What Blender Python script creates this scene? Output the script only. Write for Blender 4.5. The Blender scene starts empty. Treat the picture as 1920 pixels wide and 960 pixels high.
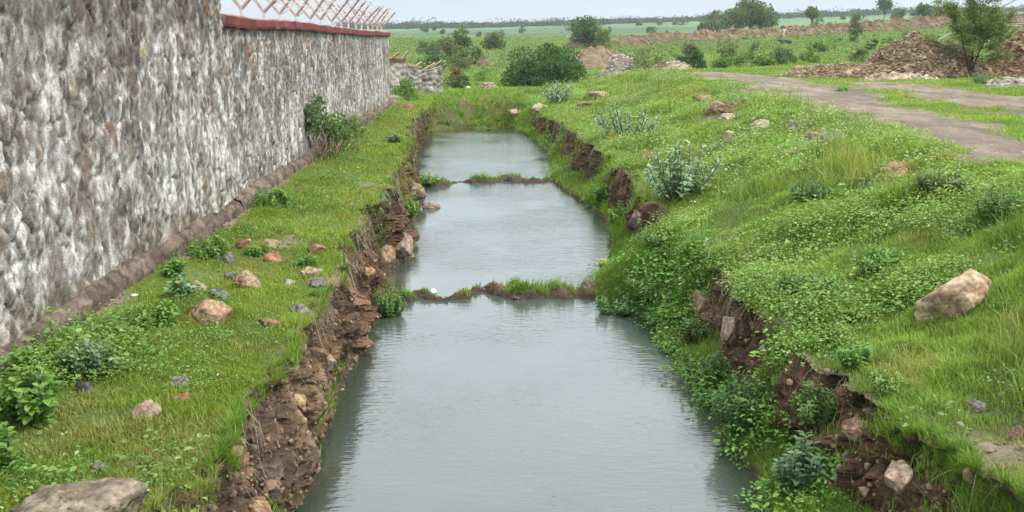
import bpy, bmesh, math
import numpy as np
from mathutils import Vector

scene = bpy.context.scene
COL = scene.collection
RNG = np.random.default_rng(7)

# ------------------------------------------------------------------ camera
CAM = np.array([0.0, 0.0, 3.2])
FPX = 1844.0                      # focal length in pixels of the 1920 px wide photograph
PITCH = math.atan((480 - 78) / FPX)
YAW = math.atan(55 / (FPX / math.cos(PITCH)))
cam_d = bpy.data.cameras.new('camera')
cam = bpy.data.objects.new('camera', cam_d)
COL.objects.link(cam)
cam.location = CAM
cam.rotation_euler = (math.pi / 2 - PITCH, 0, -YAW)
cam_d.sensor_fit = 'HORIZONTAL'
cam_d.angle = 2 * math.atan(960 / FPX)
cam_d.clip_start = 0.05
cam_d.clip_end = 6000
scene.camera = cam

# ------------------------------------------------------------------ light
SUN_EL, SUN_AZ = math.radians(56), math.radians(110)     # azimuth clockwise from +Y
world = bpy.data.worlds.new('World')
scene.world = world
world.use_nodes = True
wn, wl = world.node_tree.nodes, world.node_tree.links
wn.clear()
w_out = wn.new('ShaderNodeOutputWorld')
w_bg = wn.new('ShaderNodeBackground')
w_bg.inputs['Strength'].default_value = 0.1
sky = wn.new('ShaderNodeTexSky')
sky.sky_type = 'NISHITA'
sky.sun_disc = False
sky.sun_elevation = SUN_EL
sky.sun_rotation = SUN_AZ
sky.air_density = 1.5
sky.dust_density = 3.0
w_tc = wn.new('ShaderNodeTexCoord')
w_sep = wn.new('ShaderNodeSeparateXYZ')
wl.new(w_tc.outputs['Generated'], w_sep.inputs[0])
w_ramp = wn.new('ShaderNodeValToRGB')                    # overcast dome: brighter towards the zenith
w_ramp.color_ramp.elements[0].position = 0.0
w_ramp.color_ramp.elements[0].color = (0.325, 0.378, 0.42, 1)
w_ramp.color_ramp.elements[1].position = 1.0
w_ramp.color_ramp.elements[1].color = (1.4, 1.44, 1.48, 1)
e = w_ramp.color_ramp.elements.new(0.12)
e.color = (0.42, 0.48, 0.53, 1)
e = w_ramp.color_ramp.elements.new(0.3)
e.color = (1.08, 1.16, 1.23, 1)
wl.new(w_sep.outputs['Z'], w_ramp.inputs['Fac'])
w_map = wn.new('ShaderNodeMapping')
w_map.inputs['Scale'].default_value = (1.6, 1.6, 7.0)
wl.new(w_tc.outputs['Generated'], w_map.inputs['Vector'])
w_noise = wn.new('ShaderNodeTexNoise')
w_noise.inputs['Scale'].default_value = 1.6
w_noise.inputs['Detail'].default_value = 5
w_noise.inputs['Roughness'].default_value = 0.55
wl.new(w_map.outputs[0], w_noise.inputs['Vector'])
w_mr = wn.new('ShaderNodeMapRange')
w_mr.inputs['From Min'].default_value = 0.3
w_mr.inputs['From Max'].default_value = 0.7
w_mr.inputs['To Min'].default_value = 8.6
w_mr.inputs['To Max'].default_value = 10.6
wl.new(w_noise.outputs['Fac'], w_mr.inputs['Value'])
w_sc = wn.new('ShaderNodeVectorMath')
w_sc.operation = 'SCALE'
wl.new(w_ramp.outputs['Color'], w_sc.inputs[0])
wl.new(w_mr.outputs[0], w_sc.inputs['Scale'])
w_mix = wn.new('ShaderNodeMix')
w_mix.data_type = 'RGBA'
w_mix.inputs['Factor'].default_value = 0.9
wl.new(sky.outputs['Color'], w_mix.inputs['A'])
wl.new(w_sc.outputs[0], w_mix.inputs['B'])
wl.new(w_mix.outputs['Result'], w_bg.inputs['Color'])
wl.new(w_bg.outputs[0], w_out.inputs[0])

sun_d = bpy.data.lights.new('sun', 'SUN')
sun_d.energy = 1.5
sun_d.angle = math.radians(10)
sun_d.color = (1.0, 0.95, 0.86)
sun = bpy.data.objects.new('sun', sun_d)
COL.objects.link(sun)
sdir = Vector((math.sin(SUN_AZ) * math.cos(SUN_EL), math.cos(SUN_AZ) * math.cos(SUN_EL), math.sin(SUN_EL)))
sun.rotation_euler = sdir.to_track_quat('Z', 'Y').to_euler()
sun.location = sdir * 60

vs = scene.view_settings
vs.view_transform = 'Standard'
vs.look = 'None'
vs.exposure = 1.05
vs.gamma = 1.0
vs.use_curve_mapping = False
scene.cycles.max_bounces = 6
scene.cycles.diffuse_bounces = 2
scene.cycles.transmission_bounces = 3
scene.cycles.transparent_max_bounces = 4

# ------------------------------------------------------------------ numpy noise
def _hash(ix, iy, iz, seed):
    h = (ix.astype(np.int64) * 374761393 + iy.astype(np.int64) * 668265263 + iz.astype(np.int64) * 2147483647 + seed * 1274126177) & 0xFFFFFFFF
    h = ((h ^ (h >> 13)) * 1274126177) & 0xFFFFFFFF
    h = ((h ^ (h >> 16)) * 2246822519) & 0xFFFFFFFF
    h = h ^ (h >> 15)
    return (h & 0xFFFFFF) / float(0x1000000)

def vnoise(x, y, z, seed=0):
    ix, iy, iz = np.floor(x), np.floor(y), np.floor(z)
    fx, fy, fz = x - ix, y - iy, z - iz
    fx, fy, fz = [f * f * f * (f * (f * 6 - 15) + 10) for f in (fx, fy, fz)]
    out = 0
    for dx in (0, 1):
        for dy in (0, 1):
            for dz in (0, 1):
                w = (fx if dx else 1 - fx) * (fy if dy else 1 - fy) * (fz if dz else 1 - fz)
                out = out + w * _hash(ix + dx, iy + dy, iz + dz, seed)
    return out * 2 - 1

def fbm(x, y, z=None, scale=1.0, octaves=4, seed=0, gain=0.5):
    x, y = np.asarray(x, float) * scale, np.asarray(y, float) * scale
    z = np.zeros_like(x) if z is None else np.asarray(z, float) * scale
    x, y, z = np.broadcast_arrays(x, y, z)
    out, amp, tot = 0, 1.0, 0
    for o in range(octaves):
        out = out + amp * vnoise(x, y, z, seed + 31 * o)
        tot += amp
        amp *= gain
        x, y, z = x * 2.03 + 11.3, y * 2.03 + 5.7, z * 2.03 + 3.1
    return out / tot * 1.6

def worley(x, y, z, seed=0):
    x, y, z = np.broadcast_arrays(np.asarray(x, float), np.asarray(y, float), np.asarray(z, float))
    ix, iy, iz = np.floor(x), np.floor(y), np.floor(z)
    f1 = np.full(x.shape, 9.0); f2 = np.full(x.shape, 9.0); cid = np.zeros(x.shape)
    for dx in (-1, 0, 1):
        for dy in (-1, 0, 1):
            for dz in (-1, 0, 1):
                cx, cy, cz = ix + dx, iy + dy, iz + dz
                px = cx + _hash(cx, cy, cz, seed + 1)
                py = cy + _hash(cx, cy, cz, seed + 2)
                pz = cz + _hash(cx, cy, cz, seed + 3)
                d = np.sqrt((px - x) ** 2 + (py - y) ** 2 + (pz - z) ** 2)
                closer = d < f1
                f2 = np.where(closer, f1, np.minimum(f2, d))
                cid = np.where(closer, _hash(cx, cy, cz, seed + 4), cid)
                f1 = np.where(closer, d, f1)
    return f1, f2, cid

def sstep(a, b, x):
    t = np.clip((x - a) / (b - a), 0, 1)
    return t * t * (3 - 2 * t)

def lerp3(a, b, t):
    return np.asarray(a) * (1 - t[..., None]) + np.asarray(b) * t[..., None]

# ------------------------------------------------------------------ mesh helpers
def mesh_np(name, verts, quads=None, tris=None, col=None, smooth=True):
    me = bpy.data.meshes.new(name)
    verts = np.ascontiguousarray(verts, np.float32).reshape(-1, 3)
    parts, starts, pos = [], [], 0
    for arr, k in ((quads, 4), (tris, 3)):
        if arr is not None and len(arr):
            arr = np.asarray(arr, np.int32).reshape(-1, k)
            parts.append(arr.ravel())
            starts.append(pos + np.arange(len(arr)) * k)
            pos += arr.size
    loops = np.concatenate(parts); starts = np.concatenate(starts)
    me.vertices.add(len(verts)); me.vertices.foreach_set('co', verts.ravel())
    me.loops.add(len(loops)); me.loops.foreach_set('vertex_index', loops.astype(np.int32))
    me.polygons.add(len(starts)); me.polygons.foreach_set('loop_start', starts.astype(np.int32))
    me.update(calc_edges=True)
    me.polygons.foreach_set('use_smooth', np.broadcast_to(np.asarray(smooth, bool), (len(starts),)).copy())
    if col is not None:
        c = np.ones((len(verts), 4), np.float32); c[:, :3] = np.asarray(col, np.float32).reshape(-1, 3)
        at = me.attributes.new('Col', 'FLOAT_COLOR', 'POINT')
        at.data.foreach_set('color', c.ravel())
    return me

def link(name, me, mat, parent=None, loc=None):
    o = bpy.data.objects.new(name, me)
    COL.objects.link(o)
    if mat is not None and not me.materials:
        me.materials.append(mat)
    if parent is not None:
        o.parent = parent
    if loc is not None:
        o.location = loc
    return o

def tag(o, label=None, cat=None, group=None, kind=None):
    if label: o['label'] = label
    if cat: o['category'] = cat
    if group: o['group'] = group
    if kind: o['kind'] = kind
    return o

def thing(name, label, cat, loc, rotz=0, group=None):
    o = bpy.data.objects.new(name, None)
    o.empty_display_size = 0.2
    COL.objects.link(o)
    o.location = loc
    o.rotation_euler = (0, 0, rotz)
    return tag(o, label, cat, group)

def grid_quads(nr, nc):
    i = np.arange(nr - 1)[:, None] * nc + np.arange(nc - 1)[None, :]
    return np.stack([i, i + 1, i + nc + 1, i + nc], -1).reshape(-1, 4)

class Geo:
    """collects quads/tris with a colour per vertex"""
    def __init__(s):
        s.v, s.q, s.t, s.c, s.n = [], [], [], [], 0
    def add(s, v, q=None, t=None, col=(0.5, 0.5, 0.5)):
        v = np.asarray(v, float).reshape(-1, 3)
        s.v.append(v)
        s.c.append(np.broadcast_to(np.asarray(col, float), (len(v), 3)))
        if q is not None and len(q): s.q.append(np.asarray(q) + s.n)
        if t is not None and len(t): s.t.append(np.asarray(t) + s.n)
        s.n += len(v)
    def mesh(s, name, smooth=True):
        return mesh_np(name, np.concatenate(s.v), np.concatenate(s.q) if s.q else None,
                       np.concatenate(s.t) if s.t else None, np.concatenate(s.c), smooth)
    def tube(s, pts, radii, n=6, col=(0.5, 0.5, 0.5)):
        pts = np.asarray(pts, float); radii = np.broadcast_to(np.asarray(radii, float), (len(pts),))
        tan = np.gradient(pts, axis=0)
        tan /= np.linalg.norm(tan, axis=1)[:, None] + 1e-9
        ref = np.array([0.31, 0.87, 0.38]) if abs(tan[0] @ np.array([0.31, 0.87, 0.38])) < 0.9 else np.array([1.0, 0, 0])
        u = np.cross(tan, ref); u /= np.linalg.norm(u, axis=1)[:, None] + 1e-9
        w = np.cross(tan, u)
        a = np.linspace(0, 2 * np.pi, n, endpoint=False)
        ring = pts[:, None] + radii[:, None, None] * (np.cos(a)[None, :, None] * u[:, None] + np.sin(a)[None, :, None] * w[:, None])
        k = len(pts)
        i = np.arange(k - 1)[:, None] * n; j = np.arange(n)[None]
        q = np.stack([i + j, i + (j + 1) % n, i + n + (j + 1) % n, i + n + j], -1).reshape(-1, 4)
        caps = [[0, m + 1, m] for m in range(1, n - 1)] + [[(k - 1) * n, (k - 1) * n + m, (k - 1) * n + m + 1] for m in range(1, n - 1)]
        s.add(ring.reshape(-1, 3), q, caps, col)
    def box(s, lo, hi, col=(0.5, 0.5, 0.5), M=None):
        x0, y0, z0 = lo; x1, y1, z1 = hi
        v = np.array([[x, y, z] for z in (z0, z1) for y in (y0, y1) for x in (x0, x1)], float)
        if M is not None: v = v @ np.asarray(M).T
        s.add(v, [[0, 2, 3, 1], [4, 5, 7, 6], [0, 1, 5, 4], [2, 6, 7, 3], [0, 4, 6, 2], [1, 3, 7, 5]], None, col)

def leaves(pos, dirs, nrm, length, width, fold=0.25, droop=0.15):
    """folded leaf: 6 verts, 2 quads; pos/dirs/nrm (n,3), length/width (n,)"""
    n = len(pos)
    side = np.cross(dirs, nrm); side /= np.linalg.norm(side, axis=1)[:, None] + 1e-9
    up = np.cross(side, dirs)
    L, W = length[:, None], width[:, None]
    b = pos
    t = pos + dirs * L - up * L * droop
    m1 = pos + dirs * L * 0.38 + side * W * 0.5 + up * W * fold
    m2 = pos + dirs * L * 0.38 - side * W * 0.5 + up * W * fold
    n1 = pos + dirs * L * 0.78 + side * W * 0.36 + up * (W * fold * 0.7 - L * droop * 0.5)
    n2 = pos + dirs * L * 0.78 - side * W * 0.36 + up * (W * fold * 0.7 - L * droop * 0.5)
    v = np.stack([b, m1, n1, t, n2, m2], 1).reshape(-1, 3)
    i = np.arange(n)[:, None] * 6
    q = np.concatenate([i + np.array([[0, 1, 2, 3]]), i + np.array([[0, 3, 4, 5]])])
    return v, q

def unit(v):
    return v / (np.linalg.norm(v, axis=-1, keepdims=True) + 1e-9)

def rand_dirs(n, rng, zmin=-1.0):
    z = rng.uniform(zmin, 1, n); a = rng.uniform(0, 2 * np.pi, n); r = np.sqrt(1 - z * z)
    return np.stack([r * np.cos(a), r * np.sin(a), z], 1)

_ico = {}
def ico(sub):
    if sub not in _ico:
        bm = bmesh.new(); bmesh.ops.create_icosphere(bm, subdivisions=sub, radius=1)
        _ico[sub] = (np.array([v.co[:] for v in bm.verts]), np.array([[v.index for v in f.verts] for f in bm.faces]))
        bm.free()
    return _ico[sub]
# ------------------------------------------------------------------ materials
def principled(name, rough=0.8, spec=0.3):
    m = bpy.data.materials.new(name); m.use_nodes = True
    nt = m.node_tree
    b = nt.nodes['Principled BSDF']
    b.inputs['Roughness'].default_value = rough
    b.inputs['Specular IOR Level'].default_value = spec
    return m, nt, b

def nz(nt, scale, detail=4, rough=0.6, coord='Object'):
    tc = nt.nodes.new('ShaderNodeTexCoord'); n = nt.nodes.new('ShaderNodeTexNoise')
    n.inputs['Scale'].default_value = scale; n.inputs['Detail'].default_value = detail; n.inputs['Roughness'].default_value = rough
    nt.links.new(tc.outputs[coord], n.inputs['Vector'])
    return n

def ramp(nt, src, pts):
    r = nt.nodes.new('ShaderNodeValToRGB')
    els = r.color_ramp.elements
    while len(els) < len(pts): els.new(0.5)
    for el, (p, c) in zip(els, pts):
        el.position = p; el.color = (*c, 1) if len(c) == 3 else c
    nt.links.new(src, r.inputs['Fac'])
    return r

def mul(nt, a, b, fac=1.0, mode='MULTIPLY'):
    m = nt.nodes.new('ShaderNodeMix'); m.data_type = 'RGBA'; m.blend_type = mode
    m.inputs['Factor'].default_value = fac
    nt.links.new(a, m.inputs['A']); nt.links.new(b, m.inputs['B'])
    return m.outputs['Result']

def attr(nt, name='Col'):
    a = nt.nodes.new('ShaderNodeAttribute'); a.attribute_name = name
    return a.outputs['Color']

def bump(nt, b, height, strength=0.5, dist=0.02):
    bp = nt.nodes.new('ShaderNodeBump')
    bp.inputs['Strength'].default_value = strength; bp.inputs['Distance'].default_value = dist
    nt.links.new(height, bp.inputs['Height']); nt.links.new(bp.outputs[0], b.inputs['Normal'])

def mat_attr(name, rough=0.9, spec=0.2, scales=((14, 0.35), (90, 0.3)), bump_d=0.02, bump_s=0.6, bscale=40):
    """vertex colour of the thing itself, broken up by noise of two sizes, with a fine bump"""
    m, nt, b = principled(name, rough, spec)
    c = attr(nt)
    for sc, amt in scales:
        n = nz(nt, sc, 5, 0.65)
        r = ramp(nt, n.outputs['Fac'], [(0.3, (1 - amt,) * 3), (0.7, (1 + amt,) * 3)])
        c = mul(nt, c, r.outputs['Color'])
    nt.links.new(c, b.inputs['Base Color'])
    n = nz(nt, bscale, 6, 0.7)
    bump(nt, b, n.outputs['Fac'], bump_s, bump_d)
    return m

def mat_leaf(name, transl=0.35, rough=0.5, spec=0.35):
    m, nt, b = principled(name, rough, spec)
    c = attr(nt)
    nt.links.new(c, b.inputs['Base Color'])
    tr = nt.nodes.new('ShaderNodeBsdfTranslucent')
    mx = nt.nodes.new('ShaderNodeMixShader'); mx.inputs[0].default_value = transl
    warm = nt.nodes.new('ShaderNodeMix'); warm.data_type = 'RGBA'; warm.blend_type = 'MULTIPLY'; warm.inputs['Factor'].default_value = 1
    warm.inputs['B'].default_value = (1.5, 1.45, 0.7, 1)
    nt.links.new(c, warm.inputs['A']); nt.links.new(warm.outputs['Result'], tr.inputs['Color'])
    nt.links.new(b.outputs[0], mx.inputs[1]); nt.links.new(tr.outputs[0], mx.inputs[2])
    nt.links.new(mx.outputs[0], nt.nodes['Material Output'].inputs['Surface'])
    return m

M_GROUND = mat_attr('ground', 0.95, 0.1, ((5, 0.2), (45, 0.35)), 0.03, 0.7, 30)
M_ROCK = mat_attr('rock', 0.9, 0.2, ((4, 0.25), (28, 0.35)), 0.02, 0.7, 22)
M_RUBBLE = mat_attr('rubble', 0.95, 0.1, ((2, 0.2), (12, 0.35)), 0.04, 0.6, 9)
M_WALL = mat_attr('lime_washed_rubble_stone', 0.92, 0.1, ((22, 0.30), (75, 0.5)), 0.010, 0.7, 55)
M_TRACK = mat_attr('gravel_track', 0.95, 0.1, ((1.5, 0.15), (60, 0.45)), 0.015, 0.7, 70)
M_PAINT = mat_attr('painted_concrete', 0.7, 0.25, ((3, 0.25), (30, 0.2)), 0.008, 0.4, 30)
M_METAL = mat_attr('painted_steel', 0.55, 0.4, ((6, 0.3), (40, 0.25)), 0.002, 0.3, 60)
M_BARK = mat_attr('bark', 0.95, 0.1, ((10, 0.25), (60, 0.3)), 0.01, 0.7, 40)
M_LEAF = mat_leaf('leaf', 0.3, 0.5, 0.35)
M_GRASS = mat_leaf('grass', 0.35, 0.55, 0.3)
M_WAXY = mat_leaf('waxy_leaf', 0.2, 0.4, 0.5)
M_DRY = mat_attr('dry_stems', 0.95, 0.05, ((20, 0.2),), 0.002, 0.2, 60)
M_CLOTH = mat_attr('cloth', 0.95, 0.1, ((8, 0.1),), 0.01, 0.3, 30)
M_HIDE = mat_attr('hide', 0.7, 0.3, ((6, 0.2),), 0.01, 0.3, 30)
M_PLASTIC = mat_attr('plastic_litter', 0.4, 0.5, ((15, 0.1),), 0.004, 0.3, 30)

# ------------------------------------------------------------------ terrain profile
def ip(y, pts):
    a = np.array(pts, float)
    return np.interp(y, a[:, 0], a[:, 1])

XWL = [(2, -1.3), (6.3, -1.32), (7, -1.31), (8.3, -1.37), (9.5, -1.33), (11.2, -1.31), (13.3, -1.39), (14.2, -1.25), (14.7, -1.12), (15.9, -1.16), (16.9, -1.5),
       (19.5, -1.3), (21.7, -1.38), (23.9, -1.64), (28.5, -1.98), (33, -1.91), (37.5, -1.84), (45, -1.8)]
XLL = [(2, -1.55), (4.85, -1.52), (5.6, -1.48), (6.6, -1.45), (8.4, -1.40), (9.4, -1.37), (11.9, -1.53), (14.4, -1.5), (16.8, -1.62), (20, -1.65), (26.4, -1.98), (31, -1.95), (37, -1.9), (45, -1.9)]
XWR = [(2, 2.0), (6.25, 2.0), (9.35, 2.08), (10.3, 2.05), (11.2, 1.9), (11.8, 1.45), (12.8, 1.45), (13.4, 1.68), (14.6, 1.97), (16.3, 2.2), (18.4, 2.25), (20.4, 1.94), (22.4, 1.66),
       (24.8, 1.74), (28.4, 1.91), (32.3, 1.73), (36, 1.35), (37.5, 1.0), (45, 0.9)]
XLR = [(2, 2.9), (4.5, 2.72), (5.7, 2.5), (6.7, 2.54), (7.9, 2.42), (9.7, 2.62), (13.7, 2.5), (19, 2.52), (26, 2.35), (34, 2.0), (40, 1.8), (45, 1.8)]
XRD = [(2, 5.0), (9.7, 5.46), (11.4, 5.61), (13.7, 5.97), (16.6, 6.28), (21, 6.76), (28.4, 7.56), (37, 8.0), (45, 8.5)]

FA = np.array([-1.5, -0.1, 0.0, 0.1, 0.2, 0.3, 0.45, 1.6])
FY = np.array([45, 55, 70, 100, 150, 200, 300, 600, 1300.0])
FZ = np.array([[.95, .95, .92, 1.1, 1.85, 1.95, 1.95, 2.0],
               [.8, .7, .6, .65, 1.5, 1.95, 2.0, 2.1],
               [.8, .8, .8, .9, 1.6, 2.05, 2.2, 2.6],
               [1.0, 1.0, 1.0, 1.3, 2.1, 2.6, 3.1, 4.0],
               [2, 2, 2, 2.1, 2.7, 3.5, 4.6, 6],
               [3, 3, 3, 3, 3.4, 4.4, 6.2, 9],
               [5, 5, 5.2, 5.4, 6.2, 8, 10.5, 15],
               [10.2, 10.4, 11.5, 13, 15, 17, 20.3, 26],
               [11, 11, 12, 14, 16, 18, 21, 26]])

def zfar(x, y):
    a = x / np.maximum(y, 1)
    ai = np.clip(np.searchsorted(FA, a) - 1, 0, len(FA) - 2); yi = np.clip(np.searchsorted(FY, y) - 1, 0, len(FY) - 2)
    ta = np.clip((a - FA[ai]) / (FA[ai + 1] - FA[ai]), 0, 1); ty = np.clip((y - FY[yi]) / (FY[yi + 1] - FY[yi]), 0, 1)
    return (FZ[yi, ai] * (1 - ta) + FZ[yi, ai + 1] * ta) * (1 - ty) + (FZ[yi + 1, ai] * (1 - ta) + FZ[yi + 1, ai + 1] * ta) * ty

ys = [1.5]
while ys[-1] < 45: ys.append(ys[-1] + max(0.026, 0.0052 * ys[-1]))
while ys[-1] < 1300: ys.append(ys[-1] * 1.02)
YR = np.array(ys); NR = len(YR)

y_ = YR[:, None]
lipn = fbm(YR, YR * 0 + 3.3, scale=1.7, octaves=4, seed=5)
lipn2 = fbm(YR, YR * 0 + 8.3, scale=1.7, octaves=4, seed=9)
xwl = ip(YR, XWL) + 0.06 * fbm(YR, YR * 0, scale=2.2, seed=1)
xll = np.minimum(ip(YR, XLL) + 0.10 * lipn + .07 * fbm(YR, YR * 0 + 5, scale=.8, octaves=2, seed=6), xwl - 0.04)
xwr = ip(YR, XWR) + 0.06 * fbm(YR, YR * 0, scale=2.2, seed=2)
xlr = np.maximum(ip(YR, XLR) + 0.15 * lipn2 + .10 * fbm(YR, YR * 0 + 15, scale=.8, octaves=2, seed=16), xwr + 0.1)
xrd = ip(YR, XRD)
zll = 0.95 + 0.05 * fbm(YR, YR * 0 + 1, scale=0.8, seed=3)
zlr = 0.88 + 0.07 * fbm(YR, YR * 0 + 2, scale=0.9, seed=4)
# exposed cut on the right bank comes and goes; between the cuts the bank slopes down under weeds
exp_r = ip(YR, [(2, 1), (7.0, 1), (7.5, .35), (8.0, 1), (10, 1), (10.5, .1), (12.4, .1), (12.9, 1), (15.0, 1), (15.6, .2), (16, 1), (18.6, 1), (19.3, .25), (21, .9), (26, .9), (27, .3), (28.5, .9), (34, .8), (36, .1), (50, 0)])
exp_l = ip(YR, [(2, 1), (13.4, 1), (13.9, .7), (14.4, 1), (16.6, 1), (17.5, .8), (20, .95), (33, .9), (36, .3), (38, 0), (50, 0)])
zb = -0.5 + 1.38 * sstep(36.6, 40.5, YR) + 0.0 * YR

def seg(a, b, n, last=False):
    t = np.linspace(0, 1, n, endpoint=last)[None]
    return a[:, None] * (1 - t) + b[:, None] * t

def cst(v): return np.full(NR, float(v))
Xc, Zc, Uc = [], [], []
def region(xa, za, xb, zb_, n, code, last=False, px=1.0):
    t = np.linspace(0, 1, n, endpoint=last)[None] ** px
    Xc.append(xa[:, None] * (1 - t) + xb[:, None] * t); Zc.append(za[:, None] * (1 - t) + zb_[:, None] * t)
    Uc.append(np.full(Xc[-1].shape, code))
far_l, far_r = cst(-70), cst(75)
zwall = cst(1.12)
region(far_l, cst(1.2), cst(-12), cst(1.2), 8, 0)
region(cst(-12), cst(1.2), cst(-3.6), zwall, 10, 0)
region(cst(-3.6), zwall, xll, zll, 66, 1)
# left cut: an undercut lip, a face, the water line, the bed
face_l = xll * 0.75 + xwl * 0.25
region(xll, zll, face_l - 0.02, cst(0.72), 14, 2)
region(face_l - 0.02, cst(0.72), xwl, cst(0.06), 30, 2)
region(xwl, cst(0.06), xwl + 0.22, zb, 10, 3)
region(xwl + 0.22, zb, xwr - 0.3, zb, 40, 4)
region(xwr - 0.3, zb, xwr, cst(0.05), 10, 5)
bx, bz = xwr + (xlr - xwr) * (0.30 + 0.38 * exp_r), 0.42 - 0.20 * exp_r
region(xwr, cst(0.05), bx, bz, 18, 6)
region(bx, bz, xlr, zlr, 34, 6)
# right slope: concave-convex rise to the track
Zs = []
n = 96
t = np.linspace(0, 1, n, endpoint=False)[None]
Xc.append(xlr[:, None] * (1 - t) + xrd[:, None] * t)
rise = 0.30 * t + 0.70 * sstep(0.0, 0.92, t)
Zc.append(zlr[:, None] + (1.9 - zlr[:, None]) * rise)
Uc.append(np.full(Xc[-1].shape, 7))
region(xrd, cst(1.9), cst(15), cst(1.92), 84, 8)
region(cst(15), cst(1.92), far_r, cst(2.1), 34, 8, True, 1.6)
X = np.concatenate(Xc, 1); Z = np.concatenate(Zc, 1); U = np.concatenate(Uc, 1)
NC = X.shape[1]
Y = np.repeat(y_, NC, 1)
# dams of earth across the trench
inner = (U >= 3) & (U <= 5)
tc = np.clip((X - xwl[:, None]) / (xwr - xwl)[:, None], 0, 1)
yd1 = 12.0 + 0.35 * tc + 0.15 * np.sin(tc * 5) + 0.24 * fbm(X, Y * .3, scale=3.2, octaves=4, seed=21)
w1 = 0.07 + 0.30 * sstep(0.3, 0.7, tc) + 0.0 * tc
d1 = np.exp(-(((Y - yd1 - w1 * 0.6) / (w1 + 0.09)) ** 2) * 1.2)
z1 = 0.06 + 0.03 * sstep(0.3, 0.6, tc) * (1 - sstep(.8, 1.0, tc)) + 0.075 * fbm(X, Y, scale=6, octaves=4, seed=22) + .12 * (1 - sstep(0, .18, tc))
yd2 = 22.3 + 0.7 * tc + 0.35 * fbm(X, Y * .3, scale=2.5, octaves=4, seed=23)
d2 = np.exp(-((Y - yd2) / 0.34) ** 2 * 1.2)
z2 = 0.04 + 0.04 * tc + 0.085 * fbm(X, Y, scale=3.5, octaves=4, seed=24)
Zi = np.maximum(Z, -0.5 + (z1 + 0.5) * np.clip(d1 * 1.25, 0, 1))
Zi = np.maximum(Zi, -0.5 + (z2 + 0.5) * np.clip(d2 * 1.25, 0, 1))
Z = np.where(inner, Zi, Z)
dam = np.where(inner, np.maximum(d1, d2), 0)
# far end of the trench is filled
Z = np.maximum(Z, np.where((U >= 2) & (U <= 6), -0.5 + 1.38 * sstep(36.2, 40.6, Y + 1.5 * (np.clip((X - xwl[:, None]) / (xwr - xwl)[:, None], 0, 1) * 2 - 1) ** 2 + 1.1 * fbm(X, Y * .3, scale=.9, octaves=4, seed=8)) + 0.10 * fbm(X, Y, scale=1.6, octaves=4, seed=18), -9))
# undulation of the tops
top = ((U == 1) | (U == 7) | (U == 8) | (U == 0)).astype(float)
amp = np.where(U == 7, 0.13 * np.sin(np.clip((X - xlr[:, None]) / (xrd - xlr)[:, None], 0, 1) * np.pi) ** 0.7 + 0.02, np.where(U == 1, 0.045, 0.03))
Z = Z + top * amp * fbm(X, Y, scale=0.85, octaves=5, seed=11)
Z = Z + top * 0.018 * fbm(X, Y, scale=5, octaves=3, seed=12)
Z = Z + np.where(U == 7, 0.05 * fbm(X, Y, scale=2.6, octaves=3, seed=13), 0)
# beyond the trench everything fans out into the fields
fan = np.maximum(Y / 45.0, 1.0)
X = X * fan
wf = sstep(41.5, 56, Y)
Z = Z * (1 - wf) + wf * (zfar(X, Y) + 0.10 * fbm(X, Y, scale=0.12, octaves=4, seed=14) + 0.35 * fbm(X, Y, scale=0.02, octaves=3, seed=15) * sstep(120, 300, Y))

# soil exposed on the cuts, with lumps, ledges and hollows
cut = np.where(U == 2, exp_l[:, None], 0) + np.where(U == 6, exp_r[:, None] * sstep(0.1, 0.3, Z), 0)
cut = cut * (1 - wf)
nzc = .6 * fbm(X, Y, Z, scale=2.3, octaves=4, seed=31) + .75 * fbm(X, Y, Z * .35, scale=4.2, octaves=4, seed=32)
wbx = .10 * fbm(X, Y, Z, scale=4, octaves=3, seed=35); wbz = .10 * fbm(X, Y, Z, scale=4, octaves=3, seed=36)
f1, f2, cid = worley((X + wbx) * 4.6, (Y + wbz) * 4.6, (Z + wbx) * 4.0 + Y * .8, seed=40)
g1, g2, cid2 = worley((X + wbz) * 12, (Y + wbx) * 12, (Z + wbz) * 11, seed=47)
block = np.clip((f2 - f1) * 1.8, 0, 1)
block2 = np.clip((g2 - g1) * 1.8, 0, 1)
edge_fade = sstep(-0.02, 0.12, Z)
rk = np.clip(.45 + 1.3 * fbm(X, Y, Z, scale=1.3, octaves=3, seed=37), 0.1, 1)     # rock in places, crumbly earth between
bulge = cut * edge_fade * (0.15 * nzc + rk * (0.13 * (cid - .5) - 0.07 * sstep(.16, .0, f2 - f1)) + (.35 + .65 * rk) * (0.07 * (cid2 - .5) - 0.03 * sstep(.16, .0, g2 - g1)))
sgn = np.where(U == 2, 1.0, np.where(U == 6, -1.0, 0.0))
X = X + sgn * bulge
Y = Y + cut * edge_fade * 0.05 * fbm(X, Y, Z, scale=4, seed=33)
Z = Z + cut * edge_fade * 0.05 * fbm(X, Y, Z, scale=5, octaves=3, seed=34)

def gz(x, y):
    r = int(np.clip(np.searchsorted(YR, y) - 1, 0, NR - 2)); t = (y - YR[r]) / (YR[r + 1] - YR[r])
    za = np.interp(x, X[r], Z[r]); zb2 = np.interp(x, X[r + 1], Z[r + 1])
    return float(za * (1 - t) + zb2 * t)

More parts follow.
